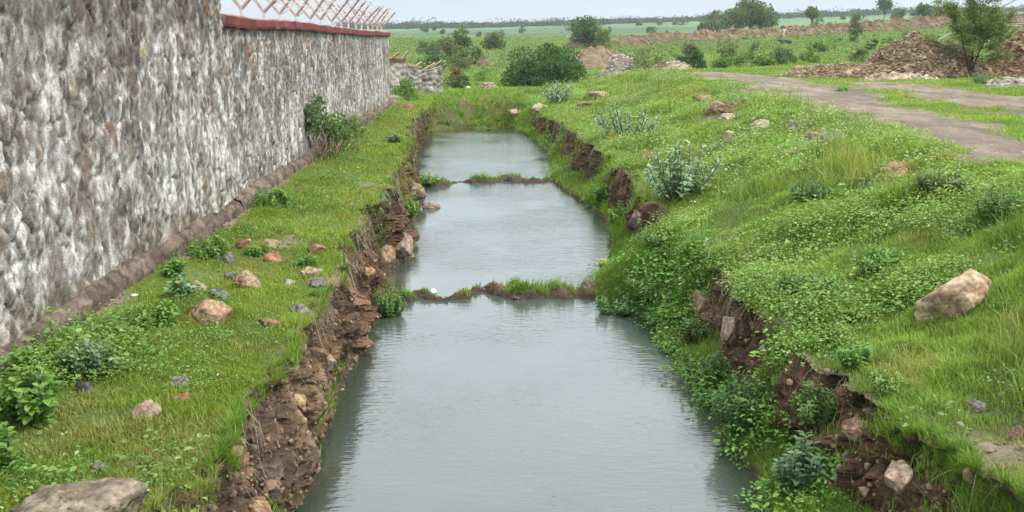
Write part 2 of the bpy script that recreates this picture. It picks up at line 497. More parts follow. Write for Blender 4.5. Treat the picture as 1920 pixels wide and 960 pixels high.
_f = np.array([math.sin(YAW) * math.cos(PITCH), math.cos(YAW) * math.cos(PITCH), -math.sin(PITCH)])
_r = np.array([math.cos(YAW), -math.sin(YAW), 0]); _u = np.cross(_r, _f)
def ray(px, py):
    return _f + _r * (px - 960) / FPX + _u * (480 - py) / FPX
def pick(px, py):
    """the point of the ground seen at a pixel of the 1920x960 photograph"""
    d = ray(px, py); t = 3.5
    while t < 900:
        p = CAM + d * t
        g = max(gz(p[0], p[1]), 0.0)
        if p[2] <= g:
            return np.array([p[0], p[1], g])
        t += max(0.02, t * 0.003)
    return CAM + d * 600
def at_dist(px, dist):
    d = ray(px, 78); x = d[0] / d[1] * dist
    return np.array([x, dist, gz(x, dist)])
def hpx(n, dist):
    return n / FPX * dist

# bare patches on the banks
bare = np.zeros_like(X)
for px, py, rx, ry, a in ((1530, 265, .45, .7, 1), (1350, 225, .35, 1.3, .9), (1390, 440, .3, .45, .9), (1690, 322, .3, .3, .9), (1205, 535, .3, .25, .8), (1170, 180, .5, 2.5, .5),
                          (270, 880, .28, .22, 1), (110, 930, .3, .3, .7), (520, 460, .25, .6, .5), (430, 520, .2, .35, .5), (720, 260, .35, 1.0, .5), (690, 345, .25, .6, .4), (1830, 770, .14, .14, .8),
                          (1800, 900, .5, .45, .8), (860, 205, .5, 1.2, .4), (1240, 515, .2, .3, .9)):
    p = pick(px, py)
    dd = ((X - p[0]) / rx) ** 2 + ((Y - p[1]) / ry) ** 2
    bare = np.maximum(bare, a * np.exp(-dd))
bare = np.clip(bare * 1.5 * (0.55 + 0.75 * fbm(X, Y, scale=3.2, octaves=4, seed=52)), 0, 1)
# strip of bare ground at the foot of the wall
bare = np.maximum(bare, np.where((U == 1) & (Y < 40), sstep(-2.98, -3.12, X + 0.1 * fbm(X, Y, scale=2, seed=53)), 0))
lipsoil = np.where(U == 1, sstep(0.13, 0.02, xll[:, None] - X + 0.05 * fbm(X, Y, scale=4, seed=54)), np.where(U == 7, sstep(0.13, 0.02, X - xlr[:, None] + 0.05 * fbm(X, Y, scale=4, seed=55)), 0)) * (1 - wf) * 0.6
soil = np.clip(np.maximum.reduce([np.where((U == 2) | (U == 6), np.maximum(cut, np.where(U == 6, .25, 0)), 0), bare, lipsoil, np.where(inner & (Y < 36), 1 - 0.25 * sstep(.06, .16, Z), 0)]), 0, 1)
soil = np.maximum(soil, np.where(inner & (Y > 36.3) & (Y < 44), .9 * np.clip(fbm(X, Y, scale=1.5, octaves=4, seed=56) * 2.2 - .1, 0, 1), 0))
soil = np.where(Y > 42, soil * (1 - wf), soil)
# far fields: greens in bands and patches, with brownish bare streaks
pat = fbm(X, Y * 0.35, scale=0.045, octaves=5, seed=61)
pat2 = fbm(X, Y * 0.25, scale=0.25, octaves=4, seed=62)
gcol = lerp3((0.060, 0.088, 0.022), (0.105, 0.140, 0.036), np.clip(0.5 + 0.7 * fbm(X, Y, scale=1.2, octaves=4, seed=63), 0, 1))  # thatch tone under the grass, darkened to paint shade among the blades
fcol = lerp3((0.078, 0.140, 0.040), (0.135, 0.195, 0.055), np.clip(0.5 + 0.6 * pat, 0, 1))
fcol = lerp3(fcol, (0.16, 0.14, 0.075), np.clip(pat2 * 1.5 - 0.35, 0, 0.7) * sstep(700, 120, Y))
fcol = lerp3(fcol, (0.085, 0.140, 0.066), sstep(170, 330, Y))
fcol = fcol * (1 + .45 * fbm(X, Y * .3, scale=.02, octaves=5, seed=66) * sstep(180, 300, Y))[..., None]
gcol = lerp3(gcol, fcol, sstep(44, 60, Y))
t_or = np.clip(0.45 + 0.9 * fbm(X, Y, Z, scale=1.6, octaves=4, seed=64), 0, 1)
scol = lerp3((0.110, 0.068, 0.044), (0.28, 0.170, 0.098), t_or)
scol = lerp3(scol, (0.32, 0.255, 0.19), np.clip((cid - 0.80) * 2.0, 0, .6))
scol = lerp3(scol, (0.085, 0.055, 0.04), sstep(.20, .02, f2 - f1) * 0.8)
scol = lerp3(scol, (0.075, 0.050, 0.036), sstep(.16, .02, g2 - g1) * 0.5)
scol = lerp3(scol, (0.31, 0.175, 0.090), np.clip(fbm(X, Y, Z, scale=2.1, octaves=3, seed=67) * 1.6 - .45, 0, .6))
scol = scol * (0.66 + 0.5 * cid2[..., None])
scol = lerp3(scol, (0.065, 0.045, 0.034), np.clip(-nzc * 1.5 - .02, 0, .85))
scol = scol * np.array([.88, .95, 1.0])
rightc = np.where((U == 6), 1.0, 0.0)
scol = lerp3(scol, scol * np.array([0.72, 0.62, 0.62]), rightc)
topc = np.where((U == 1) | (U == 7) | (U == 8), 1.0, 0.0)
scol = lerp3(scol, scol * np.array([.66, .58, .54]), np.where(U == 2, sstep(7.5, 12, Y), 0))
scol = lerp3(scol, (0.105, 0.080, 0.060), np.where(inner, .8, 0))
scol = lerp3(scol, (0.24, 0.19, 0.145), topc * 0.75)
wet = sstep(0.16, 0.0, Z) * (1 - wf)
scol = scol * (1 - 0.5 * wet[..., None])
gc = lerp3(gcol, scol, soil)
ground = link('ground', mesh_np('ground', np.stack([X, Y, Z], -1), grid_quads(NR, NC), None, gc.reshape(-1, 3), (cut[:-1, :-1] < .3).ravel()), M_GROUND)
tag(ground, kind='structure')

# ------------------------------------------------------------------ water
def mat_water():
    m, nt, b = principled('murky_water', 0.035, 0.5)
    b.inputs['IOR'].default_value = 1.72
    n0 = nz(nt, 0.35, 4, 0.6)
    c = ramp(nt, n0.outputs['Fac'], [(0.35, (0.052, 0.068, 0.060)), (0.65, (0.070, 0.088, 0.080))])
    nt.links.new(mul(nt, c.outputs['Color'], attr(nt)), b.inputs['Base Color'])
    tc = nt.nodes.new('ShaderNodeTexCoord')
    mp = nt.nodes.new('ShaderNodeMapping'); mp.inputs['Scale'].default_value = (7, 18, 7); mp.inputs['Rotation'].default_value = (0, 0, 0.25)
    nt.links.new(tc.outputs['Object'], mp.inputs['Vector'])
    n1 = nt.nodes.new('ShaderNodeTexNoise'); n1.inputs['Scale'].default_value = 1.0; n1.inputs['Detail'].default_value = 3; n1.inputs['Roughness'].default_value = .55
    nt.links.new(mp.outputs[0], n1.inputs['Vector'])
    n2 = nz(nt, 0.45, 3, 0.5)
    r = ramp(nt, n2.outputs['Fac'], [(0.35, (0.15,) * 3), (0.65, (1.0,) * 3)])
    h = mul(nt, n1.outputs['Color'], r.outputs['Color'])
    bump(nt, b, h, 1.0, 0.016)
    return m
wx, wy = np.meshgrid(np.linspace(-2.4, 2.9, 54), np.linspace(1.5, 39.5, 381))
alg = np.exp(-(((wx + 0.75) / 0.55) ** 2 + ((wy - 12.95) / 0.65) ** 2)) * np.clip(0.5 + fbm(wx, wy, scale=1.6, seed=70), 0, 1)
alg += 0.7 * np.exp(-(((wx + 1.02) / 0.16) ** 2 + ((wy - 8.35) / 0.3) ** 2)) * np.clip(0.3 + fbm(wx, wy, scale=3, seed=71), 0, 1)
edge = np.minimum(wx - np.interp(wy, YR, xwl), np.interp(wy, YR, xwr) - wx)
wc = lerp3((1.0, 1.0, 1.0), (1.15, 1.25, 0.62), np.clip(alg, 0, 1))
wc = lerp3(wc, (0.55, 0.55, 0.33), sstep(0.45, 0.0, edge) * 0.8)  # bank reflections painted into the water colour as darker green edges
wc = lerp3(wc, (0.42, 0.44, 0.25), sstep(32, 36.5, wy) * .8)  # far end tinted dark green, a painted reflection of the closing bank
water = link('water', mesh_np('water', np.stack([wx, wy, wx * 0], -1), grid_quads(381, 54), None, wc.reshape(-1, 3)), mat_water())
tag(water, kind='structure')

# ------------------------------------------------------------------ cart tracks
TR_L = [(2, 4.9, 6.1), (9.7, 5.4, 6.9), (11.4, 5.55, 7.1), (13.7, 5.9, 7.6), (16.6, 6.2, 8.2), (20, 6.5, 8.9), (24, 6.95, 9.9), (28.4, 7.3, 11.0), (35, 7.6, 11.6), (41, 8.0, 11.0), (44, 8.4, 10.4)]
TR_R = [(2, 8.3, 9.6), (12, 8.4, 10.5), (17, 9.2, 11.3), (21, 9.9, 12.0), (27, 10.9, 13.3), (30, 11.2, 13.2), (33, 11.5, 12.6)]
def track(name, tr, seed):
    a = np.array(tr, float)
    yy = [a[0, 0]]
    while yy[-1] < a[-1, 0]: yy.append(yy[-1] + max(0.05, 0.006 * yy[-1]))
    yy = np.array(yy); ns = 40
    s = np.linspace(-0.12, 1.12, ns)[None]
    x0 = np.interp(yy, a[:, 0], a[:, 1]); x1 = np.interp(yy, a[:, 0], a[:, 2])
    gx = x0[:, None] + (x1 - x0)[:, None] * s; gy = np.repeat(yy[:, None], ns, 1)
    g = np.array([[gz(px, py) for px, py in zip(r1, r2)] for r1, r2 in zip(gx, gy)])
    ed = np.minimum(s, 1 - s) + 0.26 * fbm(gx, gy, scale=1.1, octaves=5, seed=seed)
    end = sstep(a[-1, 0], a[-1, 0] - 2, gy)
    z = g + np.clip(ed * 0.5, -0.09, 0.022) * end - 0.05 * (1 - end) + 0.012 * fbm(gx, gy, scale=5, seed=seed + 1)
    z = z - 0.035 * np.exp(-((s - 0.5) / 0.22) ** 2) * 0
    c = lerp3((0.118, 0.093, 0.072), (0.225, 0.180, 0.140), np.clip(0.5 + .7 * fbm(gx, gy * 0.35, scale=2.2, octaves=5, seed=seed + 2), 0, 1))
    c = lerp3(c, (0.095, 0.11, 0.04), sstep(.30, .0, ed) * np.clip(.5 + fbm(gx, gy, scale=4, seed=seed + 6), 0, 1))
    c = lerp3(c, (0.085, 0.07, 0.058), np.clip(fbm(gx, gy, scale=7, octaves=3, seed=seed + 3) - 0.35, 0, .8))
    o = link(name, mesh_np(name, np.stack([gx, gy, z], -1), grid_quads(len(yy), ns), None, c.reshape(-1, 3)), M_TRACK)
    return tag(o, kind='structure')
track('dirt_track', TR_L, 80)
track('dirt_track', TR_R, 90)
def on_track(x, y, m=0.0):
    on = np.zeros(x.shape, bool)
    for tr in (TR_L, TR_R):
        a = np.array(tr, float)
        x0 = np.interp(y, a[:, 0], a[:, 1]); x1 = np.interp(y, a[:, 0], a[:, 2])
        s = (x - x0) / (x1 - x0)
        on |= (np.minimum(s, 1 - s) + 0.26 * fbm(x, y, scale=1.1, octaves=5, seed=80 if tr is TR_L else 90) > 0.03 + m) & (y < a[-1, 0] - .5)
    return on

# ------------------------------------------------------------------ grass and weeds (uncountable)
P00, P01, P10, P11 = [np.stack([X, Y, Z], -1)[a, b] for a, b in ((slice(0, -1), slice(0, -1)), (slice(0, -1), slice(1, None)), (slice(1, None), slice(0, -1)), (slice(1, None), slice(1, None)))]
CELL_A = np.linalg.norm(np.cross(P01 - P00, P10 - P00), axis=-1)
CY_ = P00[..., 1]; CX_ = P00[..., 0]; CU = U[:-1, :-1]; CSOIL = (soil[:-1, :-1] + soil[1:, 1:]) / 2
CELL_N = unit(np.cross(P01 - P00, P10 - P00))
VIS = (CX_ < 0.62 * CY_ + 2.5) & (CX_ > np.where(CY_ < 42, -3.25, -0.14 * CY_)) & (CY_ > 3.6)
def scatter(dens, rng):
    w = (dens * CELL_A).ravel()
    n = rng.poisson(w.sum())
    cdf = np.cumsum(w)
    idx = np.searchsorted(cdf, rng.uniform(0, cdf[-1], n))
    idx = np.clip(idx, 0, len(w) - 1)
    r, c = np.unravel_index(idx, dens.shape)
    u, v = rng.uniform(0, 1, (n, 1)), rng.uniform(0, 1, (n, 1))
    p = P00[r, c] * (1 - u) * (1 - v) + P01[r, c] * u * (1 - v) + P10[r, c] * (1 - u) * v + P11[r, c] * u * v
    return p, CELL_N[r, c]

def blades(p, nrm, h, w, lean, col, rng):
    """a grass blade each: two bent quads, 6 verts"""
    n = len(p)
    a = rng.uniform(0, 2 * np.pi, n)
    d = np.stack([np.cos(a), np.sin(a), np.zeros(n)], 1)
    s = np.stack([-np.sin(a), np.cos(a), np.zeros(n)], 1)
    up = unit(np.array([0, 0, 1.0]) + 0.4 * nrm)
    H, W, Ln = h[:, None], w[:, None], lean[:, None]
    m = p + up * H * 0.58 + d * H * Ln * 0.3
    t = p + up * H * (1 - 0.25 * Ln) + d * H * Ln
    v = np.stack([p - s * W * .5, p + s * W * .5, m - s * W * .42, m + s * W * .42, t - s * W * .08, t + s * W * .08], 1).reshape(-1, 3)
    i = np.arange(n)[:, None] * 6
    q = np.concatenate([i + np.array([[0, 1, 3, 2]]), i + np.array([[2, 3, 5, 4]])])
    return v, q, np.repeat(col, 6, 0)

def grass_field(name, mask, n0, hgt, cols, seed, pw=1.65, ymax=70, clump=(1.0, 1.1)):
    rng = np.random.default_rng(seed)
    cl = np.clip(clump[0] + clump[1] * fbm(CX_, CY_, scale=2.2, octaves=4, seed=seed), 0.08, 2)
    dens = n0 * (7.0 / np.maximum(CY_, 5)) ** pw * mask * VIS * cl * (CY_ < ymax)
    p, nrm = scatter(dens, rng)
    k = ~on_track(p[:, 0], p[:, 1])
    thin = rng.uniform(0, 1, len(p)) < 0.30
    k |= thin & (p[:, 2] > 1.5) & ~on_track(p[:, 0], p[:, 1], .10 + .12 * rng.uniform(0, 1, len(p)))
    p, nrm = p[k], nrm[k]
    n = len(p)
    hv = np.clip(1 + 0.6 * fbm(p[:, 0], p[:, 1], scale=1.4, octaves=3, seed=seed + 1), 0.4, 2)
    h = hgt * hv * rng.lognormal(0, 0.36, n) * (1 + 0.008 * p[:, 1])
    w = np.maximum(0.0045, 0.00062 * p[:, 1]) * rng.uniform(0.7, 1.5, n)
    lean = rng.uniform(0.1, 0.95, n)
    tt = np.clip(0.5 + 0.55 * fbm(p[:, 0], p[:, 1], scale=0.9, octaves=4, seed=seed + 2) + rng.normal(0, 0.18, n), 0, 1)
    c = lerp3(cols[0], cols[1], tt)
    dry = np.clip((fbm(p[:, 0], p[:, 1], scale=1.7, octaves=3, seed=seed + 3) - 0.3) * 1.2, 0, .45) + (rng.uniform(0, 1, n) < 0.035) * 0.7
    c = lerp3(c, cols[2], np.clip(dry, 0, 1))
    c = c * rng.uniform(0.75, 1.25, (n, 1))
    v, q, cc = blades(p - nrm * 0.006, nrm, h, w, lean, c, rng)
    o = link(name, mesh_np(name, v, q, None, cc, True), M_GRASS)
    print(name, n, ((np.abs(p[:,1]-12.5)<1)&(np.abs(p[:,0])<1.2)).sum())
    return o

flat = np.clip((CELL_N[..., 2] - 0.35) * 3, 0, 1)
green = np.clip(1 - CSOIL * 1.15, 0, 1)
o = grass_field('grass', (CU == 1) * green * flat, 12500, 0.028, ((0.150, 0.228, 0.026), (0.255, 0.340, 0.055), (0.30, 0.27, 0.10)), 101)
tag(o, 'short bright turf covering the strip between stone wall and water', 'grass', kind='stuff')
o = grass_field('grass', np.isin(CU, (7, 8)) * green * flat * (CY_ < 60), 10500, 0.034, ((0.120, 0.220, 0.028), (0.230, 0.340, 0.062), (0.32, 0.28, 0.10)), 102)
tag(o, 'longer grass covering the raised bank between water and track', 'grass', kind='stuff')
o = grass_field('grass', np.isin(CU, (2, 3, 4, 5, 6)) * np.clip(flat + .25, 0, 1) * (P00[..., 2] > 0.0) * np.clip(np.where((CU == 6), 1.04 - exp_r[:-1, None] + .6 * (P00[..., 2] < .22) + .9 * sstep(.66, .84, P00[..., 2]) * np.clip(.5 + 1.5 * fbm(CX_ * 0, CY_, scale=1.3, seed=90), 0, 1), np.where(CU == 2, .99 - exp_l[:-1, None] + .9 * sstep(.78, .92, P00[..., 2]) + .35 * (P00[..., 2] < .2) * np.clip(fbm(CX_ * 0, CY_, scale=.9, seed=89) * 2, 0, 1), 2.2 * (dam[:-1, :-1] > .25) * (P00[..., 2] > .03) * np.where(CY_ > 18, .18, .55 + sstep(-.7, .1, CX_)) * np.clip(.6 + 1.5 * fbm(CX_, CY_, scale=3, seed=77), 0.05, 1.5) + (1 - .9 * CSOIL) * (CY_ > 36.6))), 0, 1), 15000, 0.06,
                ((0.095, 0.190, 0.020), (0.19, 0.31, 0.040), (0.24, 0.21, 0.08)), 103)
tag(o, 'grass growing on the earth dams and low ledges by the water', 'grass', kind='stuff')
far_mask = (CY_ > 44) * 1.0
o = grass_field('grass', far_mask, 1300, 0.055, ((0.105, 0.185, 0.038), (0.180, 0.265, 0.060), (0.24, 0.21, 0.09)), 104, pw=1.5, ymax=260)
tag(o, 'rough meadow grass on the fields beyond the track and trench', 'grass', kind='stuff')

o = grass_field('grass', np.isin(CU, (7,)) * green * flat * (CY_ < 45) * np.clip(fbm(CX_, CY_, scale=1.1, octaves=4, seed=105) * 2.2 - .25, 0, 1), 2600, 0.15, ((0.100, 0.185, 0.024), (0.215, 0.300, 0.055), (0.36, 0.31, 0.13)), 106)
tag(o, 'taller yellowish grass tufts scattered over the raised bank', 'grass', kind='stuff')
def weed_cover(name, mask, n0, seed, cols, size=0.021, rad=0.10, hgt=0.11, nl=36, pw=1.5, ymax=45):
    """low leafy weeds: clusters of small rounded leaves"""
    rng = np.random.default_rng(seed)
    cl = np.clip(0.22 + 2.3 * fbm(CX_, CY_, scale=0.9, octaves=4, seed=seed), 0, 2)
    dens = n0 * (7.0 / np.maximum(CY_, 5)) ** pw * mask * VIS * cl * (CY_ < ymax)
    p, nrm = scatter(dens, rng)
    k = ~on_track(p[:, 0], p[:, 1], -0.1)
    p, nrm = p[k], nrm[k]
    m = len(p)
    sc = rng.lognormal(0, 0.38, m) * (1 + 0.02 * p[:, 1])
    tone = np.clip(0.5 + 0.6 * fbm(p[:, 0], p[:, 1], scale=0.8, octaves=3, seed=seed + 1) + rng.normal(0, .2, m), 0, 1)
    P = np.repeat(p, nl, 0); S = np.repeat(sc, nl); T = np.repeat(tone, nl); N = m * nl
    a = rng.uniform(0, 2 * np.pi, N); r = np.sqrt(rng.uniform(0, 1, N)) * rad * S
    h = hgt * S * (1 - 0.75 * (r / (rad * S)) ** 2) * rng.uniform(0.45, 1.0, N)
    pos = P + np.stack([r * np.cos(a), r * np.sin(a), h], 1)
    d = unit(np.stack([np.cos(a + rng.normal(0, .6, N)), np.sin(a + rng.normal(0, .6, N)), rng.uniform(-0.3, 0.5, N)], 1))
    up = unit(np.stack([rng.normal(0, .35, N), rng.normal(0, .35, N), np.ones(N)], 1))
    L = size * S ** .6 * rng.uniform(0.6, 1.4, N); 
    v, q = leaves(pos, d, up, L, L * rng.uniform(.40, .75, N))
    c = lerp3(cols[0], cols[1], np.clip(T + rng.normal(0, .15, N), 0, 1))
    c = lerp3(c, cols[2], (rng.uniform(0, 1, N) < 0.10) * 0.8)  # a few whitish leaves, gloss highlights put into the leaf colour
    c = c * rng.uniform(.8, 1.25, (N, 1))
    o = link(name, mesh_np(name, v, q, None, np.repeat(c, 6, 0)), M_LEAF)
    print(name, m, N)
    return o
o = weed_cover('weeds', (CU == 7) * green * flat * np.clip(ip(CX_, [(2.3, .8), (3.2, 1.3), (4.8, 1.0), (6, .25)]), 0, 2) * ip(CY_, [(4, .25), (6, .35), (8, 1.2), (40, 1.0)]), 230, 111, ((0.125, 0.235, 0.038), (0.260, 0.385, 0.100), (0.31, 0.37, 0.15)))
tag(o, 'mats of small round leaved weeds over the raised bank', 'weeds', kind='stuff')
o = weed_cover('weeds', (CU == 7) * green * flat * ip(CY_, [(4, 0), (8, .1), (10, 1), (40, 1.0)]), 34, 114, ((0.13, 0.20, 0.07), (0.25, 0.34, 0.14), (0.31, 0.37, 0.20)), size=.036, rad=.15, hgt=.16, nl=30)
tag(o, 'taller paler broad leaved weeds standing among the mats on the raised bank', 'weeds', kind='stuff')
o = weed_cover('weeds', (CU == 1) * green * flat * np.clip(ip(CX_, [(-3.3, 1.5), (-2.7, 1.3), (-2.2, .35), (-1.6, .12)]), 0, 2), 110, 112, ((0.080, 0.175, 0.028), (0.165, 0.285, 0.06), (0.30, 0.38, 0.16)))
tag(o, 'low leafy weeds thickening towards the foot of the stone wall', 'weeds', kind='stuff')
o = weed_cover('weeds', ((CU == 6) * np.clip(1.0 - exp_r[:-1, None] + .75 * (P00[..., 2] < .3) * np.clip(.3 + 1.6 * fbm(CX_ * 0, CY_, scale=.6, seed=88), 0, 1), 0.0, 1) + (CU == 5) * (P00[..., 2] > -.08)) * (CY_ < 36), 330, 113, ((0.070, 0.180, 0.028), (0.165, 0.320, 0.060), (0.24, 0.34, 0.12)), size=.025)
tag(o, 'dark green waterside weeds spilling over the right waterline', 'weeds', kind='stuff')

o = weed_cover('undergrowth', (CY_ > 46) * 1.0, 1.3, 115, ((0.050, 0.110, 0.026), (0.115, 0.195, 0.050), (0.17, 0.20, 0.09)), size=.085, rad=.32, hgt=.28, nl=70, pw=1.15, ymax=210)
tag(o, 'low scrub and tall weeds dotted over the meadow', 'scrub', kind='stuff')
# loose stones on the track and bare soil
def pebbles(name, dens, seed, smin, smax, cols):
    rng = np.random.default_rng(seed)
    p, nrm = scatter(dens, rng)
    n = len(p)
    base, tri = ico(1)
    nb = len(base)
    s = rng.uniform(smin, smax, n) * rng.lognormal(0, .4, n)
    a = rng.uniform(0, 6.28, n); ca, sa = np.cos(a), np.sin(a)
    v = base[None] * rng.uniform(.6, 1.3, (n, nb, 1)) * rng.uniform(.5, 1.2, (n, 1, 3))
    vx = v[..., 0] * ca[:, None] - v[..., 1] * sa[:, None]; vy = v[..., 0] * sa[:, None] + v[..., 1] * ca[:, None]
    v = np.stack([vx, vy, v[..., 2]], -1) * s[:, None, None] + p[:, None]
    v += nrm[:, None] * .004
    c = lerp3(cols[0], cols[1], rng.uniform(0, 1, n))
    return link(name, mesh_np(name, v.reshape(-1, 3), None, (np.arange(n)[:, None, None] * nb + tri).reshape(-1, 3), np.repeat(c, nb, 0), False), M_ROCK)
trk = on_track(CX_, CY_, .05) * (CU == 8)
o = pebbles('gravel', trk * VIS * 110.0 * (10 / np.maximum(CY_, 8)) ** 1.6, 121, .006, .018, ((0.10, .085, .07), (.36, .31, .26)))
tag(o, 'loose gravel scattered along the dirt track', 'gravel', kind='stuff')
o = pebbles('gravel', (CSOIL > .55) * (np.isin(CU, (1, 2, 6, 7)) + 2.5 * (np.isin(CU, (3, 4, 5)) & (CY_ < 30))) * VIS * (P00[..., 2] > -.01) * 150.0 * (7 / np.maximum(CY_, 6)) ** 1.4, 122, .006, .022, ((0.09, .06, .042), (.32, .225, .14)))
tag(o, 'crumbled stones and clods on the bare earth banks', 'gravel', kind='stuff')

# dead roots and straw hanging over the lips of the cut
def hanging(name, rows, side, n, seed, lo, hi):
    rng = np.random.default_rng(seed)
    ylist = rng.uniform(lo, hi, n); G_v, G_q, G_c = [], [], []
    ylist = ylist[fbm(ylist, ylist * 0, scale=1.1, seed=seed) + rng.uniform(-.5, .5, len(ylist)) > -0.1]
    m = len(ylist); K = 5
    xl = np.interp(ylist, YR, xll if side < 0 else xlr); zl = np.interp(ylist, YR, zll if side < 0 else zlr)
    s = -side
    L = rng.uniform(.15, .6, m); out = rng.uniform(.02, .16, m); sway = rng.normal(0, .15, m)
    pts = np.zeros((m, K, 3))
    for k in range(K):
        t = k / (K - 1)
        pts[:, k, 0] = xl + s * (0.01 + out * t)
        pts[:, k, 1] = ylist + sway * t + .03 * rng.normal(0, 1, m) * t
        pts[:, k, 2] = zl + .005 - L * t ** 1.2
    w = np.maximum(.0035, .00045 * ylist) * rng.uniform(.6, 1.4, m)
    off = np.zeros((m, K, 3)); off[..., 1] = (w[:, None] * np.linspace(1, .4, K)[None])
    v = np.stack([pts - off, pts + off], 2).reshape(m, K * 2, 3)
    i = np.arange(m)[:, None, None] * K * 2 + (np.arange(K - 1) * 2)[None, :, None]
    q = (i + np.array([0, 1, 3, 2])).reshape(-1, 4)
    c = lerp3((.16, .12, .085), (.40, .35, .27), rng.uniform(0, 1, m)) 
    o = link(name, mesh_np(name, v.reshape(-1, 3), q, None, np.repeat(c, K * 2, 0)), M_DRY)
    return tag(o, kind='stuff')
tag(hanging('dry_roots', None, -1, 1500, 131, 4, 34), 'grey dead roots and straw hanging over the left earth cut', 'roots')
tag(hanging('dry_roots', None, 1, 380, 132, 4, 30), 'brown dead roots hanging over the right earth cut', 'roots')

# ------------------------------------------------------------------ stone wall
WX = -3.23
def wall_mesh(name, y0, y1, z0, ztop, x, thick, seed, brown_top=None):
    """random rubble masonry, lime mortar smeared over the faces of the stones"""
    yy = [y0]
    while yy[-1] < y1: yy.append(min(y1, yy[-1] + max(0.011, 0.0026 * (yy[-1] - 2.5))))
    yy = np.array(yy); nzr = 150
    zz = np.linspace(z0, ztop, nzr)
    gy, gzz = np.meshgrid(yy, zz, indexing='ij')
    wob = 0.05
    wy_ = gy + wob * fbm(gy, gzz, scale=2.6, octaves=5, seed=seed); wz_ = gzz + wob * fbm(gy, gzz, scale=2.6, octaves=5, seed=seed + 1)
    f1, f2, cid = worley(wy_ * 4.0, wz_ * 4.3, gy * 0 + .5, seed=seed + 2)
    h1, h2, hid = worley(wy_ * 9, wz_ * 8, gy * 0 + .5, seed=seed + 9)
    e = f2 - f1
    stone = sstep(0.05, 0.24, e + 0.12 * fbm(gy, gzz, scale=11, octaves=4, seed=seed + 3))
    big = fbm(gy, gzz * .7, scale=1.1, octaves=3, seed=seed + 4)
    smear = fbm(gy + .05 * big, gzz * 0.55, scale=6.5, octaves=5, seed=seed + 14, gain=.7)      # lime smeared over the stones in blotches
    smear2 = fbm(gy, gzz * 0.36, scale=22, octaves=4, seed=seed + 5, gain=.7)              # thin runs down the face
    cover = sstep(-.45, .60, 0.10 + 0.36 * big + 0.70 * smear + 0.75 * smear2 - 0.45 * (cid - .5) + .20 * sstep(z0 + 1.9, z0 + .6, gzz))
    if brown_top is not None:
        cover = cover * (1 - 0.75 * sstep(brown_top - .15, brown_top + .05, gzz + .12 * fbm(gy, gzz, scale=2, seed=seed + 6)))
    depth = 0.010 * stone * (0.4 + cid) + 0.012 * fbm(gy, gzz * .8, scale=14, octaves=4, seed=seed + 7, gain=.65) + 0.008 * np.clip((h2 - h1) * 2, 0, 1) * (hid > .35) + 0.007 * cover
    gx = x + depth
    base = lerp3((0.075, 0.066, 0.059), (0.185, 0.157, 0.130), np.clip(cid * .9 + .45 * fbm(gy, gzz, scale=9, octaves=4, seed=seed + 8), 0, 1))
    base = lerp3(base, (0.30, 0.15, 0.085), ((cid > .982) & (stone > .5)) * 0.6)
    base = lerp3(base, (0.36, 0.31, 0.18), ((cid > .05) & (cid < .075) & (stone > .5)) * 0.8)
    base = lerp3(base, (0.20, 0.145, 0.10), np.clip(fbm(gy, gzz, scale=.9, octaves=3, seed=seed + 12) - .1, 0, .55))
    mort = lerp3((0.235, 0.224, 0.208), (0.60, 0.585, 0.55), np.clip(.36 + 1.0 * fbm(gy, gzz * .5, scale=11, octaves=4, seed=seed + 10), 0, 1))
    mcol = np.clip(cover * 0.86 + (1 - stone) * 0.34, 0, 0.93) * (1 - .75 * ((cid > .982) | ((cid > .05) & (cid < .075))) * stone)
    deep = sstep(.09, .0, e) * np.clip(fbm(gy, gzz, scale=4, seed=seed + 11) * 1.8 + .15, 0, 1)   # raked-out joints without mortar
    pit = sstep(.35, .7, fbm(gy, gzz * .6, scale=15, octaves=4, seed=seed + 15)) * (1 - cover)
    gx = gx - 0.022 * deep - .010 * pit
    c = lerp3(base, mort, mcol)
    c = lerp3(c, (0.06, 0.053, 0.048), np.clip(deep * .75 + pit * .6, 0, .85))
    stain = np.clip(fbm(gy, gzz * .09, scale=3.2, octaves=5, seed=seed + 16, gain=.6) * 1.9 - .05, 0, 1) * sstep(z0 + .3, ztop, gzz + .5 * fbm(gy, gzz * .2, scale=2, seed=seed + 17))
    c = lerp3(c, c * np.array([.50, .43, .37]), stain * .75)      # rain stains running down from the top
    c = lerp3(c, c * np.array([.62, .56, .48]), sstep(.45, .0, gzz - z0 - .3) * np.clip(.5 + fbm(gy, gzz, scale=2.5, seed=seed + 13), 0, 1))
    front = np.stack([gx, gy, gzz], -1)
    ny = len(yy)
    V = [front.reshape(-1, 3)]; Q = [grid_quads(ny, nzr)]; C = [c.reshape(-1, 3)]; nb = ny * nzr
    # top, back and ends
    def strip(a, b, col):
        nonlocal nb
        k = len(a); v = np.concatenate([a, b]); i = np.arange(k - 1)
        V.append(v); Q.append(np.stack([i, i + 1, i + 1 + k, i + k], 1) + nb); C.append(np.tile(col, (2 * k, 1))); nb += 2 * k
    bk = lambda a: np.stack([np.full(len(a), x - thick), a[:, 1], a[:, 2]], 1)
    gcol_ = np.array([.27, .25, .22])
    strip(front[:, -1], bk(front[:, -1]), gcol_)
    strip(bk(front[:, -1]), bk(front[:, 0]), gcol_)
    strip(front[0], bk(front[0]), gcol_); strip(front[-1], bk(front[-1]), gcol_)
    return mesh_np(name, np.concatenate(V), np.concatenate(Q), None, np.concatenate(C))
Y_STEP, Y_END = 12.55, 34.6
tw = thing('stone_wall', 'tall near section of the grey rubble wall rising out of the picture', 'wall', (0, 0, 0))
link('masonry', wall_mesh('masonry', 1.5, Y_STEP, 0.95, 4.15, WX + .012, 0.45, 200, 3.34), M_WALL, tw)
